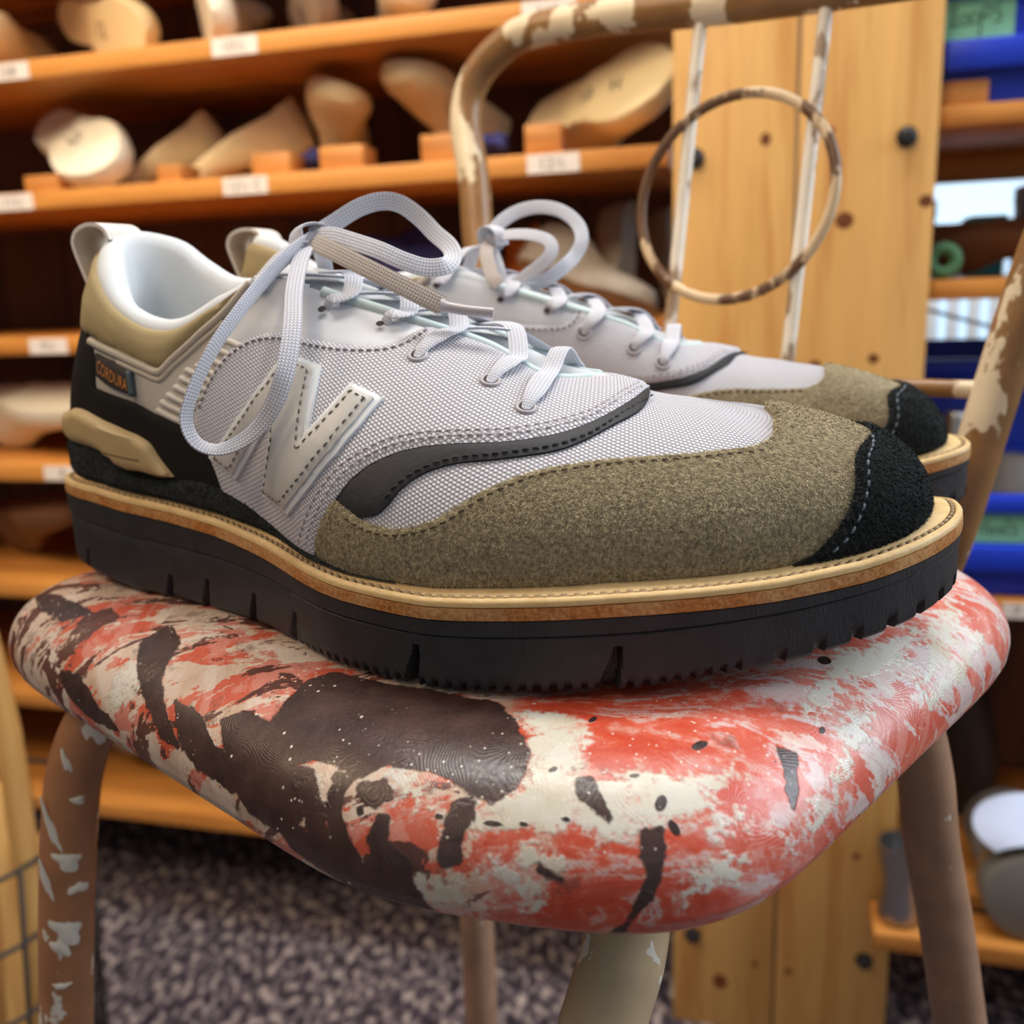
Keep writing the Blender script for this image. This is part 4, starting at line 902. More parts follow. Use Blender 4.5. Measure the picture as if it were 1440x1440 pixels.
def paint_mat():
    q = NT('splattered_paint', .33, .5); v = q.coord(); uv = q.coord('UV')
    fb = q.attr('brown_paint'); fw = q.attr('white_paint'); fd = q.attr('dark_drops')
    mid = q.math('SUBTRACT', q.noise(v, 75, 4, .6), .5); fine = q.math('SUBTRACT', q.noise(v, 420, 3, .6), .5)
    q.n('SeparateXYZ', 0, None, Vector=v); sp = q.t.nodes[-1]; X, Y = sp.outputs[0], sp.outputs[1]
    # smeared strokes run roughly across the seat
    sm = q.noise(q.map(uv, (1, 3.2, 1), (0, 0, .6)), 28, 5, .62, dist=1.2)
    sm2 = q.noise(q.map(uv, (3.0, 1, 1), (0, 0, -.35), (3.1, 1.7, 0)), 34, 5, .65, dist=.9)
    grain = q.noise(v, 900, 3, .7)
    right = q.smooth(X, .02, .17); left = q.smooth(q.math('MULTIPLY', X, -1), .02, .15)
    red = q.ramp(q.noise(v, 40, 4), [(.3, lin(196, 70, 44)), (.6, lin(212, 92, 66)), (.8, lin(222, 126, 104))])
    pink = q.ramp(q.noise(v, 55, 4), [(.3, lin(206, 112, 98)), (.7, lin(228, 160, 148))])
    # smeared layers: marbled cream, pink and chocolate to the left, pink and chalk to the right, orange with thin films in front
    rag = q.math('ADD', sm, q.math('MULTIPLY', fine, .22))
    rag2 = q.math('ADD', sm2, q.math('MULTIPLY', fine, .22))
    C_ = lambda *c: lin(*c)
    jag = q.math('ADD', q.math('MULTIPLY', fine, .16), q.math('MULTIPLY', q.math('SUBTRACT', grain, .5), .05))
    nA = q.math('ADD', q.noise(q.map(uv, (1, 2.6, 1), (0, 0, .5)), 24, 5, .6, dist=.8), jag)
    nB = q.math('ADD', q.noise(q.map(uv, (2.4, 1, 1), (0, 0, .9), (5, 3, 0)), 26, 5, .6, dist=.7), jag)
    nC = q.math('ADD', q.noise(q.map(uv, (1.2, 2.2, 1), (0, 0, .25), (9, 7, 0)), 30, 5, .62, dist=1.0), jag)
    marb = q.mix(q.smooth(nB, .47, .53), C_(200, 92, 66), C_(208, 134, 116))
    marb = q.mix(q.math('MULTIPLY', q.smooth(nA, .475, .505), .92), marb, q.ramp(nB, [(.35, C_(196, 176, 150)), (.6, C_(220, 210, 192))]))
    marb = q.mix(q.smooth(nC, .545, .565), marb, q.ramp(nA, [(.4, C_(62, 44, 38)), (.6, C_(92, 68, 60))]))
    chalk = q.mix(q.smooth(nB, .44, .56), C_(208, 100, 80), C_(218, 136, 120))
    chalk = q.mix(q.math('MULTIPLY', q.smooth(nC, .49, .56), .85), chalk, C_(212, 204, 200))
    chalk = q.mix(q.math('MULTIPLY', q.smooth(nA, .565, .60), .8), chalk, C_(222, 216, 204))
    film = q.ramp(rag, [(.40, C_(196, 70, 44)), (.50, C_(206, 88, 62)), (.545, C_(210, 140, 124)), (.59, C_(206, 182, 174)), (.63, C_(200, 96, 72))])
    lm = q.smooth(q.math('ADD', q.math('MULTIPLY', X, -1), q.math('MULTIPLY', mid, .16)), -.03, .03)
    rm = q.smooth(q.math('ADD', X, q.math('MULTIPLY', mid, .12)), .035, .09)
    base = q.mix(lm, q.mix(rm, film, chalk), marb)
    base = q.mix(.08, base, red)
    gr = q.smooth(q.math('ADD', q.noise(q.map(v, (1, 1, 1), (0, 0, 0), (4, 2, 1)), 60, 5, .75), q.math('MULTIPLY', left, .06)), .60, .68)
    base = q.mix(q.math('MULTIPLY', gr, .5), base, lin(96, 68, 58))
    # cream / white patches
    wf = q.math('ADD', fw, q.math('ADD', q.math('MULTIPLY', mid, .012), q.math('MULTIPLY', fine, .012)))
    wm = q.math('MULTIPLY', q.smooth(q.math('ADD', wf, q.math('MULTIPLY', q.math('SUBTRACT', sm, .5), .012)), -.0018, .0018), q.smooth(q.math('ADD', sm2, q.math('MULTIPLY', fine, .5)), .22, .46))
    wc = q.ramp(q.noise(v, 60, 4), [(.3, lin(198, 186, 160)), (.55, lin(214, 209, 194)), (.75, lin(204, 195, 194))])
    c = q.mix(wm, base, wc)
    # chocolate paint
    bf = q.math('ADD', q.math('ADD', fb, .0006), q.math('ADD', q.math('MULTIPLY', mid, .0045), q.math('MULTIPLY', fine, .0022)))
    bm_ = q.smooth(bf, -.0004, .0004)
    ln = q.smooth(q.math('ADD', sm2, q.math('MULTIPLY', left, .16)), .66, .69)
    
    c = q.mix(bm_, c, q.ramp(q.noise(v, 120, 4), [(.3, lin(56, 38, 34)), (.7, lin(80, 58, 52))]))
    dm = q.smooth(q.math('ADD', fd, q.math('MULTIPLY', fine, .0006)), -.0002, .0002)
    c = q.mix(dm, c, lin(52, 38, 36))
    # fine splatter, pale and dark
    for sc_, thr, col, seed in ((190, .11, lin(226, 220, 206), 0), (420, .16, lin(230, 220, 204), 5), (240, .10, lin(60, 42, 38), 9)):
        x = q.t.nodes.new('ShaderNodeTexVoronoi'); x.inputs['Scale'].default_value = sc_
        q.t.links.new(q.map(v, loc=(seed, seed, 0)), x.inputs['Vector'])
        gate = q.smooth(q.noise(q.map(v, loc=(seed + 2, 1, 0)), 30, 3), .50, .60)
        k = q.math('MULTIPLY', q.smooth(q.math('MULTIPLY', x.outputs['Distance'], -1), -thr, -thr + .05), gate)
        c = q.mix(k, c, col)
    q.color(c)
    rid = q.math('SINE', q.math('MULTIPLY', q.math('ADD', q.noise(v, 16, 2), q.math('MULTIPLY', Y, .35)), 950))
    h = q.math('ADD', q.math('MULTIPLY', q.math('ADD', wm, bm_), .6), q.math('ADD', q.math('MULTIPLY', rid, .05), q.math('MULTIPLY', q.noise(v, 260, 3), .5)))
    h = q.math('ADD', h, q.math('MULTIPLY', dm, .9))
    q.bump(h, .35, .0007); q.set(Roughness=q.ramp(grain, [(.3, (.24, .24, .24, 1)), (.7, (.42, .42, .42, 1))]))
    return q.m


def metal_mat(name, base, chip, lo, hi, scale=38, rough=.38, stretch=(1, 1, .5)):
    q = NT(name, rough, .5); v = q.coord()
    f = q.math('ADD', q.noise(q.map(v, stretch), scale, 4, .55), q.math('MULTIPLY', q.noise(v, 300, 3), .06))
    m = q.smooth(f, lo, hi)
    b = q.ramp(q.noise(v, 60, 3), [(.3, lin(*[c * .86 for c in base])), (.7, lin(*base))])
    q.color(q.mix(m, b, q.ramp(q.noise(v, 50, 3), [(.3, lin(*chip)), (.7, lin(*[min(255, c + 18) for c in chip]))])))
    q.bump(q.math('ADD', m, q.math('MULTIPLY', q.noise(v, 700, 2), .15)), .3, .0006); return q.m


MAT['paint'] = paint_mat()
MAT['leg'] = metal_mat('bronze_brown_paint', (178, 124, 84), (214, 206, 190), .675, .685, 55)
MAT['leg_clean'] = metal_mat('taupe_brown_paint', (172, 134, 106), (206, 196, 176), .72, .73, 130)
MAT['leg_gold'] = metal_mat('pale_bronze_paint', (202, 178, 140), (226, 220, 206), .70, .71, 80, .34)
MAT['blob'] = plain('dried_white_paint', (224, 218, 204), .5, .4, .05, 90)
MAT['frame'] = metal_mat('worn_bronze_frame', (158, 116, 70), (224, 206, 172), .575, .60, 30, .35)
MAT['rod'] = metal_mat('whitened_rod_paint', (188, 160, 128), (236, 226, 208), .46, .52, 60)
MAT['ring'] = metal_mat('old_ring_paint', (116, 80, 50), (214, 186, 146), .50, .56, 55)
MAT['underside'] = plain('dark_underside', (70, 52, 44), .7)

stool = empty('stool', tuple(SEATC), 0, 'paint-splattered square metal stool carrying the two sneakers', 'stool')
V, U = seat_surface(960, 280); n, k = V.shape[:2]
UV = U.reshape(-1, 2)
seat = mk('seat', V.reshape(-1, 3), [grid(n, k, True)[:, ::-1] * 1, (np.arange(n) * k)[None, ::1]], MAT['paint'], stool, uv=UV)
me = seat.data
me.flip_normals() if me.polygons[0].normal.z < 0 and False else None
for nm, val in (('brown_paint', field(UV, DATA['br'])), ('white_paint', field(UV, DATA['wh']))):
    a = me.attributes.new(nm, 'FLOAT', 'POINT'); a.data.foreach_set('value', val.astype(np.float32))
dd = np.full(len(UV), -.02)
for x, y, ax, ay, bx, by in DATA['dots']:
    M2 = np.linalg.inv(np.array([[ax, bx], [ay, by]]) + np.eye(2) * 1e-6); q_ = (UV - [x, y]) @ M2.T; r_ = np.linalg.norm(q_, axis=1)
    dd = np.maximum(dd, np.where(r_ < 4, (1 - r_) * .5 * (math.hypot(ax, ay) + math.hypot(bx, by)), -.02))
a = me.attributes.new('dark_drops', 'FLOAT', 'POINT'); a.data.foreach_set('value', dd.astype(np.float32))
un = V[:, -1]; nu_ = len(un)
Vu = np.vstack([un, un * [.8, .8, 1] + [0, 0, .003], [[0, 0, -.030]]])
mk('underside', Vu, [np.stack([np.arange(nu_), (np.arange(nu_) + 1) % nu_, nu_ + (np.arange(nu_) + 1) % nu_, nu_ + np.arange(nu_)], 1), np.stack([nu_ + np.arange(nu_), nu_ + (np.arange(nu_) + 1) % nu_, np.full(nu_, 2 * nu_)], 1)], MAT['underside'], stool)


def wl(P):
    return np.asarray(P, float) - SEATC


def path(P, n=80):
    P = wl(P); out = [P[0]]
    for a_, b_ in zip(P[:-1], P[1:]):   # split long runs so the curve stays even
        k_ = max(1, int(np.linalg.norm(b_ - a_) / .05)); out += [a_ + (b_ - a_) * (i + 1) / k_ for i in range(k_)]
    return catmull(out, max(n, len(out) * 8))


tube('leg', path([(-.10, .365, .834), (-.145, .364, .834), (-.164, .363, .826), (-.177, .362, .8134), (-.187, .362, .7947), (-.194, .362, .7688), (-.203, .362, .7178), (-.2115, .362, .66), (-.306, .362, .011)]), .0112, MAT['leg'], stool, 20)
tube('leg', path([(.09, .365, .834), (.13, .362, .832), (.147, .361, .819), (.156, .36, .80), (.1625, .36, .775), (.1670, .36, .745), (.1757, .36, .7044), (.1853, .36, .6536), (.31, .36, .011)]), .0112, MAT['leg_clean'], stool, 20)
tube('leg', path([(.02, .32, .834), (.028, .262, .833), (.027, .238, .824), (.0235, .222, .808), (.015, .212, .787), (.004, .203, .75), (-.008, .195, .70), (-.06, .150, .011)]), .0112, MAT['leg_gold'], stool, 20)
tube('leg', path([(-.03, .46, .834), (-.036, .525, .834), (-.038, .546, .824), (-.039, .556, .79), (-.0392, .56, .70), (-.0405, .563, .4852), (-.045, .58, .011)]), .0112, MAT['leg_clean'], stool, 20)
for x, y in ((-.306, .362), (.31, .36), (-.06, .150), (-.045, .58)):
    tube('foot', wl([(x, y, 0), (x, y, .004), (x, y, .022)]), [.0135, .015, .0135], MAT['underside'], stool, 16)
# dried paint blobs on the left leg
LEGP = wl(catmull([(-.177, .362, .8134), (-.187, .362, .7947), (-.194, .362, .7688), (-.203, .362, .7178), (-.2115, .362, .66)], 60))
for z_, ao, rx, rz in ((.783, .15, .0032, .0022), (.756, -.05, .0055, .0050), (.741, .35, .0045, .0030), (.724, .0, .0062, .0068), (.716, -.25, .0040, .0045), (.697, -.2, .0040, .0016), (.770, -.75, .0022, .0120), (.745, -.85, .0025, .0100), (.800, -.6, .0018, .0050)):
    i_ = np.argmin(np.abs(LEGP[:, 2] - (z_ - SEATC[2]))); c_ = LEGP[i_]; a0_ = math.atan2(-.40, .20) + ao
    V_, nr_ = [], 5
    for r_ in np.linspace(0, 1, nr_):
        for t in np.linspace(0, 2 * np.pi, 20, endpoint=False):
            k_ = r_ * (1 + .22 * math.sin(3 * t + z_ * 200) + .12 * math.sin(5 * t + 1)); al = a0_ + k_ * rx / .0112 * math.cos(t); dz = k_ * rz * math.sin(t)
            R_ = .0110 + .0011 * (1 - r_ ** 2); V_.append((c_[0] + R_ * math.cos(al) - dz * .17, c_[1] + R_ * math.sin(al), c_[2] + dz))
    A_, B_ = np.meshgrid(np.arange(nr_ - 1), np.arange(20), indexing='ij'); B2_ = (B_ + 1) % 20
    mk('paint_blob', V_, np.stack([A_ * 20 + B_, (A_ + 1) * 20 + B_, (A_ + 1) * 20 + B2_, A_ * 20 + B2_], -1).reshape(-1, 4), MAT['blob'], stool)
# backrest: bent tube with two thin rods, a low rail and a ring
A0 = np.array([-.02, .575, .86]); q0 = nrm(np.array([.207, -.17, 0])); n0 = np.array([-q0[1], q0[0], 0]); u0 = np.array([0, 0, 1.]) * math.cos(.2) + n0 * math.sin(.2)
EYE = np.array([0, 0, .98])


def bp(q_, z_):
    P = A0 + q_ * q0 + z_ * u0
    return EYE + (P - EYE) * 1.07


fr = [(-.02, .50, .833), (-.014, .56, .832), bp(.010, -.012), bp(.0045, .03), bp(-.0166, .1218), bp(-.0247, .1523), bp(-.0321, .1873), bp(-.0427, .2229), bp(-.0385, .2457), bp(-.0209, .2611), bp(.0028, .2680), bp(.0559, .2655), bp(.1222, .2584), bp(.1609, .2549), bp(.25, .2480), bp(.285, .240), bp(.303, .222), bp(.303, .19), bp(.2866, .1129), bp(.2776, .0622), bp(.2690, .012), bp(.262, -.014), (.150, .385, .833), (.10, .38, .833)]
tube('backrest_frame', path(fr, 260), .0104, MAT['frame'], stool, 20)
tube('backrest_rod', path([bp(.117, .262), bp(.117, .17), bp(.117, .069)], 40), .0037, MAT['rod'], stool, 12)
tube('backrest_rod', path([bp(.184, .255), bp(.184, .17), bp(.184, .069)], 40), .0037, MAT['rod'], stool, 12)
tube('backrest_rail', path([bp(-.008, .0686), bp(.14, .0686), bp(.278, .0686)], 30), .0042, MAT['frame'], stool, 12)
an = np.linspace(0, 2 * np.pi, 96, endpoint=False)
rg = np.array([bp(.1475 + .0525 * math.cos(t), .160 + .0505 * math.sin(t)) for t in an]) + np.array([-.0030, -.0037, 0])
tube('backrest_ring', wl(rg), .0029, MAT['ring'], stool, 12, closed=True)
# ------------------------------------------------------------------ room behind the stool
MAT['pine'] = wood('pine_plank', (216, 168, 100), (196, 140, 74), 1.0, 'z')
MAT['shelf'] = wood('orange_shelf_pine', (204, 138, 66), (172, 106, 44), 1.0, 'x')
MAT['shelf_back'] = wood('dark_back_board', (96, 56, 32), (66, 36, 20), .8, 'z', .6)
MAT['block'] = wood('block_wood', (196, 134, 70), (170, 108, 52), 1.4, 'x')
MAT['bolt'] = plain('black_bolt', (34, 34, 36), .4, .5)
MAT['knot'] = plain('wood_knot', (112, 62, 30), .6, .3)
MAT['paper'] = plain('white_paper_label', (226, 216, 208), .7)
MAT['ink'] = plain('grey_ink', (96, 90, 88), .8)
MAT['ink_black'] = plain('black_ink', (40, 36, 34), .8)
MAT['last'] = plain('cream_last_plastic', (232, 214, 168), .42, .4, .05, 14)
MAT['last_white'] = plain('white_last_plastic', (222, 216, 196), .45, .4, .05, 14)
MAT['last_grey'] = plain('grey_last_plastic', (142, 132, 120), .5, .35, .06, 14)
MAT['last_dark'] = plain('dark_grey_last', (74, 70, 68), .5, .4, .06, 14)
MAT['last_brown'] = plain('brown_wooden_last', (104, 70, 50), .45, .4, .12, 20)
MAT['last_sole'] = plain('worn_brown_last_sole', (172, 136, 92), .6, .3, .1, 20)
MAT['bin'] = plain('blue_bin_plastic', (20, 56, 196), .38, .45)
MAT['tape'] = plain('green_tape', (136, 202, 160), .65, .3)
MAT['steel'] = plain('brushed_steel', (170, 170, 172), .32, .5, metal=1.0)
MAT['steel_dark'] = plain('dull_grey_steel', (120, 116, 110), .55, .4, .05, 60)
MAT['dark_leather'] = plain('dark_brown_leather', (50, 40, 38), .5, .4, .15, 60)
MAT['teal'] = plain('teal_card', (40, 140, 152), .6)
MAT['box_white'] = plain('white_card', (222, 232, 240), .6)
MAT['mauve'] = plain('mauve_card', (136, 112, 128), .6)
MAT['rag'] = plain('indigo_cloth', (58, 58, 104), .9, .1, .2, 90)
MAT['orange'] = plain('orange_cloth', (206, 120, 60), .9, .1, .15, 90)
MAT['wire'] = plain('black_wire', (34, 30, 28), .5)
MAT['wall'] = plain('beige_wall_paint', (150, 132, 112), .9, .2, .04, 6)
MAT['slat'] = plain('white_blind_slat', (236, 236, 236), .6)


def carpet():
    q = NT('flecked_carpet', .98, .05); v = q.coord()
    f = q.math('ADD', q.math('MULTIPLY', q.noise(q.map(v, (1, .6, 1), (0, 0, .5)), 75, 1.5, .6), .85), q.math('MULTIPLY', q.noise(v, 30, 2), .15))
    q.color(q.ramp(f, [(.38, lin(46, 40, 48)), (.52, lin(92, 82, 88)), (.66, lin(176, 162, 156))])); q.bump(f, .8, .006); return q.m


MAT['carpet'] = carpet()
TQ = math.radians(-14.8)
EQ = np.array([math.cos(TQ), math.sin(TQ), 0]); NQ = np.array([-EQ[1], EQ[0], 0]); PQ = np.array([.3, 1.1, 0])


def Q(q_, d, z):
    return tuple(PQ + q_ * EQ + d * NQ + np.array([0, 0, z]))


fl = box('floor', -4.2, 4.2, -2.6, 4.6, -.05, 0, MAT['carpet'], None, 0); tag(fl, kind='structure')
wb = box('wall_back', -3.6, 3.6, 1.62, 1.70, 0, 2.7, MAT['wall'], None, 0); wb.location = Q(0, 0, 0); wb.rotation_euler = (0, 0, TQ); tag(wb, kind='structure')

for nm, x0, x1 in (('wall_left', -4.2, -4.1), ('wall_right', 4.1, 4.2)):
    o = box(nm, x0, x1, -2.6, 4.6, 0, 2.7, MAT['wall'], None, 0); tag(o, kind='structure')


def daylight():
    q = NT('daylight_pane', .3); q.color(lin(200, 222, 240)); q.set(Emission_Color=lin(196, 222, 242), Emission_Strength=.95); return q.m


wn = empty('window_1', Q(.55, 1.59, 1.06), TQ); wn['kind'] = 'structure'
box('pane', -.42, .42, .0, .008, -.50, .55, daylight(), wn, 0)
for a in ((-.46, -.42, -.54, .59), (.42, .46, -.54, .59)): box('frame', a[0], a[1], -.02, .02, a[2], a[3], MAT['slat'], wn, .002)
for a in ((-.54, -.50), (.55, .59)): box('frame', -.42, .42, -.02, .02, a[0], a[1], MAT['slat'], wn, .002)
bl = empty('vertical_blind', Q(.55, 1.50, .60), TQ, 'white vertical slat blind glimpsed between the right-hand shelves', 'blind')
for i in range(20):
    x = -.46 + i * .048
    V_, F_ = box_geo(-.016, .016, -.0015, .0015, 0, .40, .0); c_, s_ = math.cos(.35), math.sin(.35)
    V_ = np.column_stack([V_[:, 0] * c_ - V_[:, 1] * s_ + x, V_[:, 0] * s_ + V_[:, 1] * c_, V_[:, 2]]); mk('slat', V_, F_, MAT['slat'], bl, smooth=False)
box('head_rail', -.5, .5, -.015, .015, .40, .43, MAT['slat'], bl)


def digits(txt, w_, h, parent, mat, x, y, z):
    V_, T_ = text_geo(txt, 1.0); lo, hi = V_.min(0), V_.max(0); k = h / (hi[1] - lo[1]); kx = min(k, w_ / (hi[0] - lo[0]))
    P = np.column_stack([(V_[:, 0] - (lo[0] + hi[0]) / 2) * kx + x, np.full(len(V_), y), (V_[:, 1] - (lo[1] + hi[1]) / 2) * k + z])
    return mk('lettering', P, T_, mat, parent, smooth=False)


def shelf_label(rack, q_, z, txt, w_=.062, h=.021):
    l = box('shelf_label', q_ - w_ / 2, q_ + w_ / 2, -.0012, 0, z - h / 2, z + h / 2, MAT['paper'], rack, 0)
    digits(txt, w_ * .72, h * .62, l, MAT['ink'], q_, -.0014, z)


# left rack: boards, back, one pine post of two planks shared with the right rack stands in front
rackL = empty('shelf_rack', Q(0, 0, 0), TQ, 'tall orange pine rack of shoe lasts behind the stool', 'shelf')
for z in (1.447, 1.284, 1.123, .931, .750, .57, .39, .211):
    box('shelf_board', -1.65, -.125, 0, .34, z - .0235, z, MAT['shelf'], rackL, .0015)
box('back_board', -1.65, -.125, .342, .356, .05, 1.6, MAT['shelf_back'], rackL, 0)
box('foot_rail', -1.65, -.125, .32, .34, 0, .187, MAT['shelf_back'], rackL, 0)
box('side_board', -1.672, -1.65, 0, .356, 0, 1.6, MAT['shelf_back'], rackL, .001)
for q_, z, t in ((-.977, 1.272, '108'), (-.647, 1.272, '10½'), (-.256, 1.272, '116'), (-1.0, 1.111, '11½'), (-.651, 1.111, '12½ C'), (-.256, 1.111, '12½'), (-.979, .919, '9½'), (-.987, .739, '8')):
    shelf_label(rackL, q_, z, t)
post = empty('shelf_post', Q(0, 0, 0), TQ, 'wide pine shelf post of two bolted planks with dark knots', 'post')


def knot(par, q_, z, r, asp=1.0, nm='knot'):
    a = np.linspace(0, 2 * np.pi, 16, endpoint=False)
    V_ = np.vstack([np.column_stack([q_ + r * np.cos(a), np.full(16, -.0243), z + r * asp * np.sin(a)]), np.column_stack([q_ + r * .55 * np.cos(a), np.full(16, -.0246), z + r * asp * .55 * np.sin(a)])])
    mk(nm, V_, [np.array([[i, (i + 1) % 16, 16 + (i + 1) % 16, 16 + i] for i in range(16)]), np.array([list(range(16, 32))])], MAT['knot'], par)


def bolt(par, q_, z):
    V_, F_ = merge([tube_geo([(q_, -.024, z), (q_, -.0265, z)], [.0105, .0105], 20), tube_geo([(q_, -.026, z), (q_, -.0330, z), (q_, -.0345, z)], [.0078, .0078, .0060], 12)])
    mk('bolt', V_, F_, MAT['bolt'], par, sharp=40)


pl1 = box('plank', -.1175, .0105, -.024, .0, 0, 1.75, MAT['pine'], post, .002)
pl2 = box('plank', .0135, .1500, -.024, .0, 0, 1.75, MAT['pine'], post, .002)
for q_, z in ((-.094, 1.103), (-.092, .136)): bolt(pl1, q_, z)
for q_, z in ((.120, 1.109), (.121, .132)): bolt(pl2, q_, z)
for q_, z, r in ((-.020, 1.117, .0055), (-.026, .874, .004), (-.056, .07, .0095), (-.062, .45, .006), (-.012, .104, .004), (-.03, .19, .003), (-.085, .62, .005)): knot(pl1, q_, z, r, 1.2)
for q_, z, r in ((.0625, 1.030, .0095), (.0375, .878, .0065), (.098, .884, .006), (.142, 1.045, .007), (.047, 1.121, .003), (.03, .10, .005), (.106, .277, .005), (.105, .42, .007)): knot(pl2, q_, z, r, .9)
rackR = empty('shelf_rack', Q(0, 0, 0), TQ, 'right-hand pine rack holding blue bins beside the wide post', 'shelf')
for z, d in ((1.465, .34), (1.139, .34), (.964, .34), (.607, .34), (.227, .34)):
    box('shelf_board', .1515, 1.1, 0, d, z - .021, z, MAT['shelf'], rackR, .0015)
box('shelf_rail', .1515, 1.1, .30, .32, 1.085, 1.118, MAT['shelf'], rackR, .001)
box('side_board', 1.101, 1.122, 0, .34, 0, 1.6, MAT['shelf_back'], rackR, .001)
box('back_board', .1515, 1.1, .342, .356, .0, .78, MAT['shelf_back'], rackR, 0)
shelf_label(rackR, .266, .5955, '7', .03, .018)


# ---- shoe lasts
DBG = False
def last_mesh(L):
    n, k = 56, 26; s = .5 - .5 * np.cos(np.linspace(0, np.pi, n))
    w_ = np.interp(s, [0, .02, .08, .2, .4, .55, .7, .82, .92, .98, 1], [.0005, .013, .026, .031, .027, .035, .043, .041, .031, .016, .0005])
    cy = np.interp(s, [0, .3, .6, 1], [0, -.002, .004, -.006])
    h = np.interp(s, [0, .02, .08, .25, .4, .55, .7, .85, .95, 1], [.012, .055, .085, .090, .082, .060, .045, .036, .025, .004])
    zb = .014 * np.clip((.5 - s) / .3, 0, 1) + .008 * np.clip((s - .75) / .25, 0, 1) ** 2
    ex = np.interp(s, [0, .4, .6, 1], [1.15, 1.15, 1.0, .9]); V = []
    for i in range(n):
        a = np.linspace(0, np.pi, k - 8); x = w_[i] * np.sign(np.cos(a)) * np.abs(np.cos(a)) ** ex[i]; z = zb[i] + .006 * min(1, w_[i] / .01) + h[i] * np.sin(a) ** .8
        xb = np.linspace(-.93, .93, 8) * w_[i]
        V.append(np.column_stack([np.full(k, (s[i] - .5) * L), np.concatenate([cy[i] + x, cy[i] + xb]), np.concatenate([z, np.full(8, zb[i])])]))
    V = np.array(V); V *= [1, L / .27, L / .27]
    F_ = grid(k, n, True); Vt = V.transpose(1, 0, 2).reshape(-1, 3)
    return Vt, [F_[:, ::-1], np.array([[j * n for j in range(k)]]), np.array([[j * n + n - 1 for j in range(k)][::-1]])]


def place_last(label, q_, d, rest, axis, sole, L=.25, mat='last', marks=(), girth=1.0, group='shoe lasts on the rack', sole_mat=None):
    b2 = lambda v: np.array(v[0] * EQ + np.array([0, 0, v[1]]) - v[2] * NQ)
    X = nrm(b2(axis)); S_ = b2(sole); S_ = nrm(S_ - S_.dot(X) * X); Z = -S_; Y = np.cross(Z, X)
    r = empty('shoe_last', (0, 0, 0), 0, label, 'shoe last', group)
    r.matrix_world = Matrix([[X[0], Y[0], Z[0], 0], [X[1], Y[1], Z[1], 0], [X[2], Y[2], Z[2], 0], [0, 0, 0, 1]])
    V_, F_ = last_mesh(L); gy_, gz_ = girth if isinstance(girth, tuple) else (girth, girth); V_ = V_ * [1, gy_, gz_]; W_ = V_ @ np.array([X, Y, Z]); p = np.array(Q(q_, d, 0)) - Z * .03; p[2] = rest + .0008 - W_[:, 2].min(); r.location = p
    if DBG: D_ = (W_ + p - PQ) @ NQ; print('LAST', label[:40], 'z', round(W_[:, 2].min() + p[2], 3), round(W_[:, 2].max() + p[2], 3), 'd', round(D_.min(), 3), round(D_.max(), 3), 'q', ((W_ + p - PQ) @ EQ).min().round(3), ((W_ + p - PQ) @ EQ).max().round(3))
    o = mk('last_body', V_, F_, MAT[mat], r, sharp=50)
    for txt, x, y, h, ry in marks:
        G, T = text_geo(txt, 1.0); lo, hi = G.min(0), G.max(0); kk = h / (hi[1] - lo[1]); gx = (G[:, 0] - (lo[0] + hi[0]) / 2) * kk; gy = (G[:, 1] - (lo[1] + hi[1]) / 2) * kk
        c_, s_ = math.cos(ry), math.sin(ry); px = gx * c_ - gy * s_ + x * L; py = -(gx * s_ + gy * c_) + y * L
        zb = .014 * np.clip((.5 - (px / L + .5)) / .3, 0, 1) + .008 * np.clip((px / L + .5 - .75) / .25, 0, 1) ** 2
        mk('size_mark', np.column_stack([px, py, zb * L / .27 * gz_ - .0007]), T, MAT['ink_black'], r, smooth=False)
    return r


# middle shelf, left to right
MS, TS = 1.123, 1.284
place_last('biggest cream last on the middle shelf, sole turned out with an 11 D mark', -.945, .085, MS, (.80, -.36, .47), (.08, .42, .90), .245, 'last_white', (('11', -.02, -.01, .020, 1.9), ('D', .11, -.012, .022, 1.9)), 1.3)
place_last('slim cream last leaning up to the right, second on the middle shelf', -.845, .15, MS, (-.68, -.60, .20), (-.55, .70, .35), .165, 'last', (), (1.0, 1.05))
place_last('slim cream last leaning up to the right, third on the middle shelf', -.728, .15, MS, (-.74, -.52, .20), (-.50, .75, .35), .195, 'last', (), (1.0, 1.05))
place_last('cream last with its dark-marked sole facing up, beside two leaning lasts', -.585, .15, MS + .002, (.30, .20, .90), (.30, .92, -.05), .21, 'last', (('11½', .22, 0, .016, 0),), (1.35, 1.0))
place_last('cream last lying sole up left of the brown backrest bar', -.430, .15, MS + .002, (-.42, .22, .88), (.08, .95, -.05), .225, 'last', (('10 D', .22, 0, .014, 0),), (1.35, 1.0))
place_last('cream last with two black marks on its broad tilted sole, next to the post', -.212, .10, MS + .006, (.85, .11, .42), (-.28, .42, .86), .225, 'last', (('10', -.02, 0, .016, 0), ('H', .17, 0, .016, 0)), 1.3)
# top shelf
place_last('cream last at the far left end of the top shelf', -1.075, .14, TS, (.3, -.1, .9), (-.3, .6, .6), .24, 'last')
place_last('cream-rimmed last with a shadowed brown sole on the top shelf', -.905, .13, TS, (.85, -.25, .45), (-.25, -.30, .92), .27, 'last', (('12', .1, 0, .02, 0),))
place_last('grey-soled pale last third from left on the top shelf', -.740, .14, TS, (.55, -.2, .8), (-.55, -.2, .8), .27, 'last_white', (('11', .2, 0, .02, 0),))
place_last('greyish last fourth from left on the top shelf', -.605, .15, TS, (.55, .1, .8), (-.50, -.3, .8), .26, 'last_grey', (('10', .2, 0, .02, 0),))
place_last('pale last right end of the top shelf row', -.485, .15, TS, (.4, -.2, .8), (.5, .3, .8), .23, 'last_white')
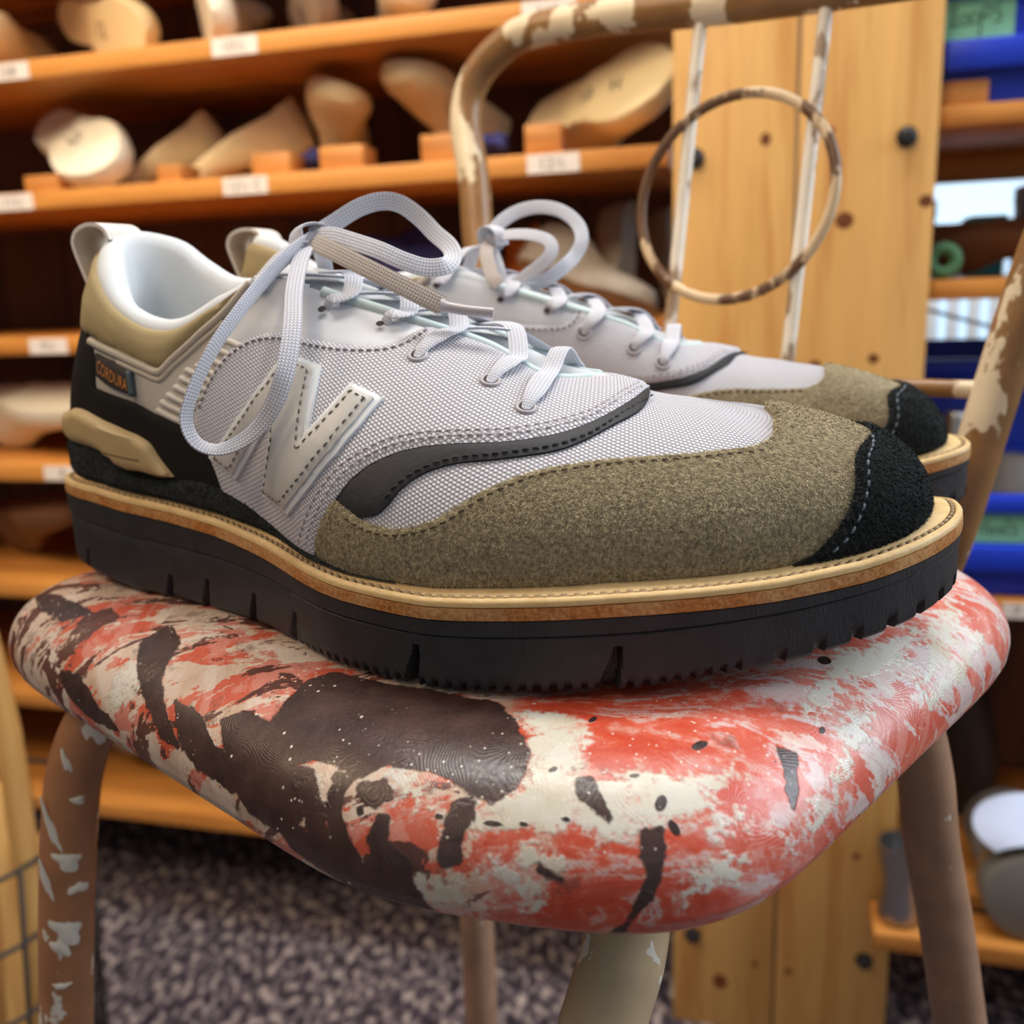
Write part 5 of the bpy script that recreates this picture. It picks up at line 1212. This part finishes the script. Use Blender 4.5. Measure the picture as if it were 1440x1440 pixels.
# lower shelves
place_last('white last lying on the fourth shelf at the left edge', -1.11, .09, .750, (.95, -.08, .2), (.1, .85, .4), .28, 'last_white')
place_last('brown slanting last above the white one at left', -1.07, .25, .750, (.75, .5, .1), (-.6, .5, .6), .20, 'last_brown')
place_last('dark brown last low at the left edge under the white one', -1.14, .10, .57, (.9, .05, .4), (0, .9, .3), .26, 'last_brown')
place_last('grey last standing on its toe behind the rear sneaker', -.215, .15, .931, (-.12, -.93, .25), (.85, -.1, .5), .150, 'last_grey')
place_last('second grey last standing next to the first one near the post', -.160, .24, .931, (.05, -.95, .2), (.85, .1, .5), .145, 'last_grey')
place_last('pale grey last lying toe to the right behind the rear sneaker', -.225, .062, .931, (.92, -.30, .25), (-.1, -.8, .5), .20, 'last_grey')
place_last('dark grey last on the bottom shelf behind the left leg', -.890, .12, .211, (.75, -.1, .6), (0, .9, .3), .22, 'last_dark')
place_last('long grey last on the bottom shelf behind the left leg', -1.06, .14, .211, (.8, -.1, .4), (0, .9, .3), .25, 'last_grey')
place_last('dark last end at right of the bottom shelf under the seat', -.735, .12, .211, (.7, -.05, .6), (0, .9, .3), .20, 'last_dark')
# right rack
place_last('brown wooden last on the shelf over the blinds', .240, .12, .964, (.9, -.08, .2), (0, .9, .4), .17, 'last_brown')
place_last('lighter brown last end at the right frame edge', .40, .10, .964, (-.6, .1, .7), (0, .9, .3), .18, 'last_brown')

# ---- blocks wedged between the lasts
for q_, d, z, sx, sz, lab in ((-.968, .02, 1.124, .055, .022, 'pale wood block under the big 11 D last'), (-.772, .02, 1.124, .034, .022, 'wood block between the two leaning lasts'), (-.622, .015, 1.124, .052, .026, 'wood block right of the leaning lasts, above a label'), (-.528, .02, 1.124, .058, .028, 'wood block between the two sole-up lasts'), (-.395, .02, 1.124, .056, .032, 'wood block just left of the backrest bar'), (-.272, .02, 1.124, .044, .034, 'orange wood block under the two-mark last'), (.176, .01, 1.140, .050, .024, 'small wood block under the upper blue bin')):
    o = box('wood_block', -sx / 2, sx / 2, 0, .05, 0, sz, MAT['block'], None, .002); o.location = Q(q_, d, z); o.rotation_euler = (0, 0, TQ + .03); tag(o, lab, 'block', 'wood blocks on the shelves')


def rag(q_, d, z, lab, sx=.05, sz=.03, mat='rag'):
    bm = bmesh.new(); bmesh.ops.create_icosphere(bm, subdivisions=3, radius=1)
    for v in bm.verts:
        f = 1 + .22 * math.sin(v.co.x * 5 + v.co.y * 3 + q_ * 40) + .15 * math.sin(v.co.z * 7 + v.co.y * 6)
        v.co = (v.co.x * sx / 2 * f, v.co.y * .03 * f, max(-1, v.co.z) * sz / 2 * f)
    zmin = min(v.co.z for v in bm.verts)
    V_ = np.array([v.co[:] for v in bm.verts]) - [0, 0, zmin]; F_ = np.array([[v.index for v in f.verts] for f in bm.faces]); bm.free()
    o = mk('cloth_scrap', V_, F_, MAT[mat]); o.location = Q(q_, d, z); o.rotation_euler = (0, 0, TQ); tag(o, lab, 'cloth', 'cloth scraps on the shelves'); return o


rag(-.345, .05, 1.124, 'indigo cloth scrap right of the backrest bar on the middle shelf')
rag(-.60, .09, 1.124, 'indigo cloth scrap under the sole-up lasts')
rag(-.50, .14, .933, 'indigo cloth bundle seen through the front lace bow', .15, .11)
rag(-.345, .22, .933, 'orange cloth bundle behind the rear lace bow', .06, .11, 'orange')


# ---- blue bins with green tape labels
def stroke(parent, strokes, x0, z0, k, y):
    for st in strokes:
        P = [(x0 + a * k, y, z0 + b * k) for a, b in st]; c = catmull(P, max(12, len(P) * 8))
        V_, F_ = tube_geo(c, .0007, 6); V_[:, 1] = y + (V_[:, 1] - y) * .3; mk('handwriting', V_, F_, MAT['ink_black'], parent)


def circ(cx, cy, rx, ry, a0=100, a1=460):
    return [(cx + rx * math.cos(math.radians(t)), cy + ry * math.sin(math.radians(t))) for t in np.linspace(a0, a1, 12)]


LOOPS = [[(.12, 1.0), (.06, .3), (.0, -.02), (.3, .04)], circ(.55, .25, .2, .25), circ(.98, .3, .2, .25), [(1.38, .75), (1.32, .2), (1.26, -.55)], circ(1.55, .58, .2, .25, 180, 500), [(2.2, .85), (1.98, .8), (2.0, .55), (2.2, .35), (2.1, .05), (1.9, .05)]]
HEELS = [[(.05, 1.0), (.0, 0)], [(.5, 1.05), (.4, -.05)], [(.0, .48), (.45, .55)], [(.68, .25), (.95, .35), (.85, .52), (.68, .3), (.78, .02), (.98, .1)], [(1.16, .25), (1.43, .35), (1.33, .52), (1.16, .3), (1.26, .02), (1.46, .1)], [(1.72, 1.05), (1.62, .15), (1.75, .0)], [(2.2, .62), (1.98, .6), (2.0, .4), (2.18, .25), (2.08, .02), (1.9, .05)]]


def bin_(label, q0_, q1_, d, z0, z1, tz0, tz1, words, wx, wk, depth=.26):
    r = empty('storage_bin', Q((q0_ + q1_) / 2, d, z0), TQ, label, 'bin', 'blue stacking bins'); W2 = (q1_ - q0_) / 2; H = z1 - z0; t = .004
    parts = [box_geo(-W2, W2, .004, .004 + t, 0, H, .001), box_geo(-W2, W2, depth - t, depth, 0, H * (1.25 if words else 1.05), .001), box_geo(-W2, -W2 + t, .004, depth, 0, H * (1.1 if words else 1.0), .001), box_geo(W2 - t, W2, .004, depth, 0, H * (1.1 if words else 1.0), .001), box_geo(-W2, W2, .004, depth, 0, t, .001)]
    mk('bin_body', *merge(parts), MAT['bin'], r, sharp=35)
    box('bin_rim', -W2 - .003, W2 + .003, -.012, .006, H - .020, H, MAT['bin'], r, .004)
    if words:
        box('bin_ledge', -W2 - .002, W2 + .002, -.016, .006, tz0 - z0 - .032, tz0 - z0 - .001, MAT['bin'], r, .005)
        x0 = wx - (q0_ + q1_) / 2
        l = box('tape_label', x0 - .012, x0 + 2.55 * wk + .006, -.0008, .0045, tz0 - z0, tz1 - z0, MAT['tape'], r, 0)
        stroke(l, words, x0, tz0 - z0 + (tz1 - tz0) * (.32 if words is LOOPS else .24), wk, -.0012)
    return r


bin_('upper blue bin whose green tape reads Loops', .157, .36, .017, 1.1396, 1.262, 1.203, 1.246, LOOPS, .163, .0205)
bin_('lower blue bin whose green tape reads Heels', .186, .40, .014, .6076, .727, .6715, .7085, HEELS, .2215, .0185, .14)
bin_('deep dark blue bin with no label at the back, between the labelled ones', .156, .40, .160, .6076, .866, 0, 0, None, 0, 0, .17)
for q_, d, z, r_, h, lab in ((.197, .05, .612, .012, .205, 'left steel rod standing in the lower blue bin'), (.220, .06, .612, .011, .188, 'second steel rod standing in the lower blue bin')):
    o = mk('steel_rod', *merge([tube_geo([(0, 0, 0), (0, 0, h - .006), (0, 0, h - .002), (0, 0, h)], [r_, r_, r_ * .9, r_ * .7], 18)]), MAT['steel'], sharp=40); o.location = Q(q_, d, z); tag(o, lab, 'rod', 'steel rods')
for i, (q_, d, z, r_) in enumerate(((.262, .065, .613, .028), (.330, .07, .613, .030))):
    o = mk('heel_block', *merge([tube_geo([(0, 0, 0), (0, 0, .05), (0, 0, .12), (0, 0, .150)], [r_ * .7, r_, r_ * .9, r_ * .62], 20)]), MAT['steel_dark'], sharp=50); o.location = Q(q_, d, z); tag(o, ('grey heel block nearest the steel rods in the lower bin', 'grey heel block farther right in the lower bin')[i], 'heel block', 'heel blocks')
o = box('metal_strip', -.05, .05, -.006, .006, 0, .004, MAT['steel'], None, .001); o.location = Q(.205, .075, .9155); o.rotation_euler = (0, .30, TQ); tag(o, 'thin metal strip slanting above the dark blue bin', 'strip')

# boxes seen against the daylight in the gap under the upper shelf
for q_, d, z, sx, sz, mt, lab in ((.182, .33, .9645, .022, .096, 'teal', 'narrow teal box beside the post on the second shelf'), (.258, .33, .9645, .040, .074, 'teal', 'lower teal box behind the brown last'), (.330, .33, .9645, .060, .110, 'mauve', 'mauve box at the right end')):
    o = box('card_box', -sx / 2, sx / 2, -.07, 0, 0, sz, MAT[mt], None, .001); o.location = Q(q_, d, z); o.rotation_euler = (0, 0, TQ); tag(o, lab, 'box', 'boxes behind the brown last')
    box('lid', -sx / 2 - .001, sx / 2 + .001, -.071, .001, sz - .022, sz + .001, MAT[mt], o, .001)
o = mk('tape_roll', *tube_geo([(.013 * math.cos(t), 0, .013 * math.sin(t)) for t in np.linspace(0, 2 * np.pi, 28, endpoint=False)], .007, 10, closed=True), plain('green_roll', (70, 122, 84), .6)); o.location = Q(.170, .03, .9845); o.rotation_euler = (0, 0, TQ); tag(o, 'green tape roll on edge against the post', 'tape')

# ---- low right: dark boot tree, big steel head, paper and cup
o = mk('boot_leg', *tube_geo(catmull([(-.03, .02, .001), (-.032, .02, .06), (-.045, .02, .14), (-.07, .02, .22), (-.085, .02, .26)], 30), np.interp(np.arange(30), [0, 8, 29], [.036, .046, .040]), 20), MAT['dark_leather'], sharp=60); o.location = Q(.30, .20, .228); o.rotation_euler = (0, 0, TQ); tag(o, 'dark leather boot leg leaning behind the right stool leg', 'boot')
st = empty('stake_head', Q(.292, -.085, .2845), TQ, 'big grey round steel hammer head on the bottom right shelf', 'hammer')
V_, F_ = tube_geo([(0, 0, 0), (0, .003, 0), (0, .03, 0), (0, .05, 0), (0, .10, 0), (0, .16, 0)], [.048, .0545, .0560, .050, .048, .050], 40); mk('head', V_, F_, MAT['steel_dark'], st, sharp=35)
V_, F_ = tube_geo([(0, .034 + .0, 0), (0, .045, 0)], [.0563, .0563], 40); mk('collar', V_, F_, plain('brass_band', (150, 120, 78), .5), st, sharp=35)
u_, v_ = np.meshgrid(np.linspace(-1, 1, 24), np.linspace(-1, 1, 10), indexing='ij')
P = np.stack([u_ * .06 * np.sqrt(1.0001 - v_ ** 2 * .55), v_ * .034, .012 - .016 * u_ ** 2 + .004 * v_], -1).reshape(-1, 3); P2 = P - [0, 0, .0012]
o = mk('paper_offcut', np.vstack([P, P2]), [grid(24, 10), grid(24, 10, off=240, flip=True)], plain('pale_blue_white_paper', (196, 210, 240), .6)); o.location = Q(.288, -.050, .3560); o.rotation_euler = (.35, 0, TQ); tag(o, 'bluish white curved paper offcut lying over the steel hammer head', 'paper')
prf = [(.004, 0), (.020, .0), (.024, .008), (.021, .020), (.019, .05), (.024, .075), (.0275, .092), (.0275, .100), (.0245, .100), (.0235, .092), (.018, .05), (.002, .02)]
a_ = np.linspace(0, 2 * np.pi, 32, endpoint=False); V_ = np.array([[(r_ * math.cos(t), r_ * math.sin(t), z_) for r_, z_ in prf] for t in a_]).reshape(-1, 3)
o = mk('metal_cup', V_, grid(32, len(prf), True), MAT['steel'], sharp=50); o.location = Q(.151, -.066, .2278); o.rotation_euler = (0, 0, TQ); tag(o, 'shiny metal cup beside the post behind the right stool leg', 'cup')
box('shelf_board', .122, 1.1, -.10, -.0365, .206, .227, MAT['shelf'], rackR, .001)

# ---- left: wire basket with wood offcuts
bk = empty('wire_basket', (-.60, .86, 0), 0, 'black wire basket standing at the left frame edge', 'basket')
for z in np.linspace(.01, .47, 7):
    k_ = .115 + .03 * z / .47; rr = [(k_ * math.cos(t), k_ * math.sin(t), z) for t in np.linspace(0, 2 * np.pi, 40, endpoint=False)]
    V_, F_ = tube_geo(rr, .0026, 6, closed=True); mk('wire_hoop', V_, F_, MAT['wire'], bk)
for t in np.linspace(0, 2 * np.pi, 16, endpoint=False):
    V_, F_ = tube_geo([(.115 * math.cos(t), .115 * math.sin(t), .01), (.145 * math.cos(t + .25), .145 * math.sin(t + .25), .47)], .0026, 6); mk('wire_rib', V_, F_, MAT['wire'], bk)
V_, F_ = tube_geo([(.115 * math.cos(t), .115 * math.sin(t), .008) for t in np.linspace(0, 2 * np.pi, 40, endpoint=False)], .0045, 8, closed=True); mk('base_ring', V_, F_, MAT['wire'], bk)
for i, (a, b, r_, lab) in enumerate((((-.52, .83, .02), (-.470, .795, .70), .012, 'long pale wooden stick rising from the wire basket'), ((-.60, .92, .02), (-.575, .945, .47), .034, 'broad pine offcut standing in the wire basket'), ((-.66, .80, .02), (-.63, .83, .40), .022, 'shorter pine offcut standing in the wire basket'))):
    a = np.array(a); b = np.array(b); V_, F_ = tube_geo(catmull([a, a * .6 + b * .4 + [.004, 0, 0], a * .25 + b * .75 + [.006, 0, 0], b], 16) - a, np.interp(np.arange(16), [0, 12, 15], [r_, r_, r_ * .55]), 10 if i == 0 else 4); o = mk('wood_offcut', V_, F_, MAT['pine'], sharp=50); o.location = a; tag(o, lab, 'wood offcut', 'offcuts in the wire basket')
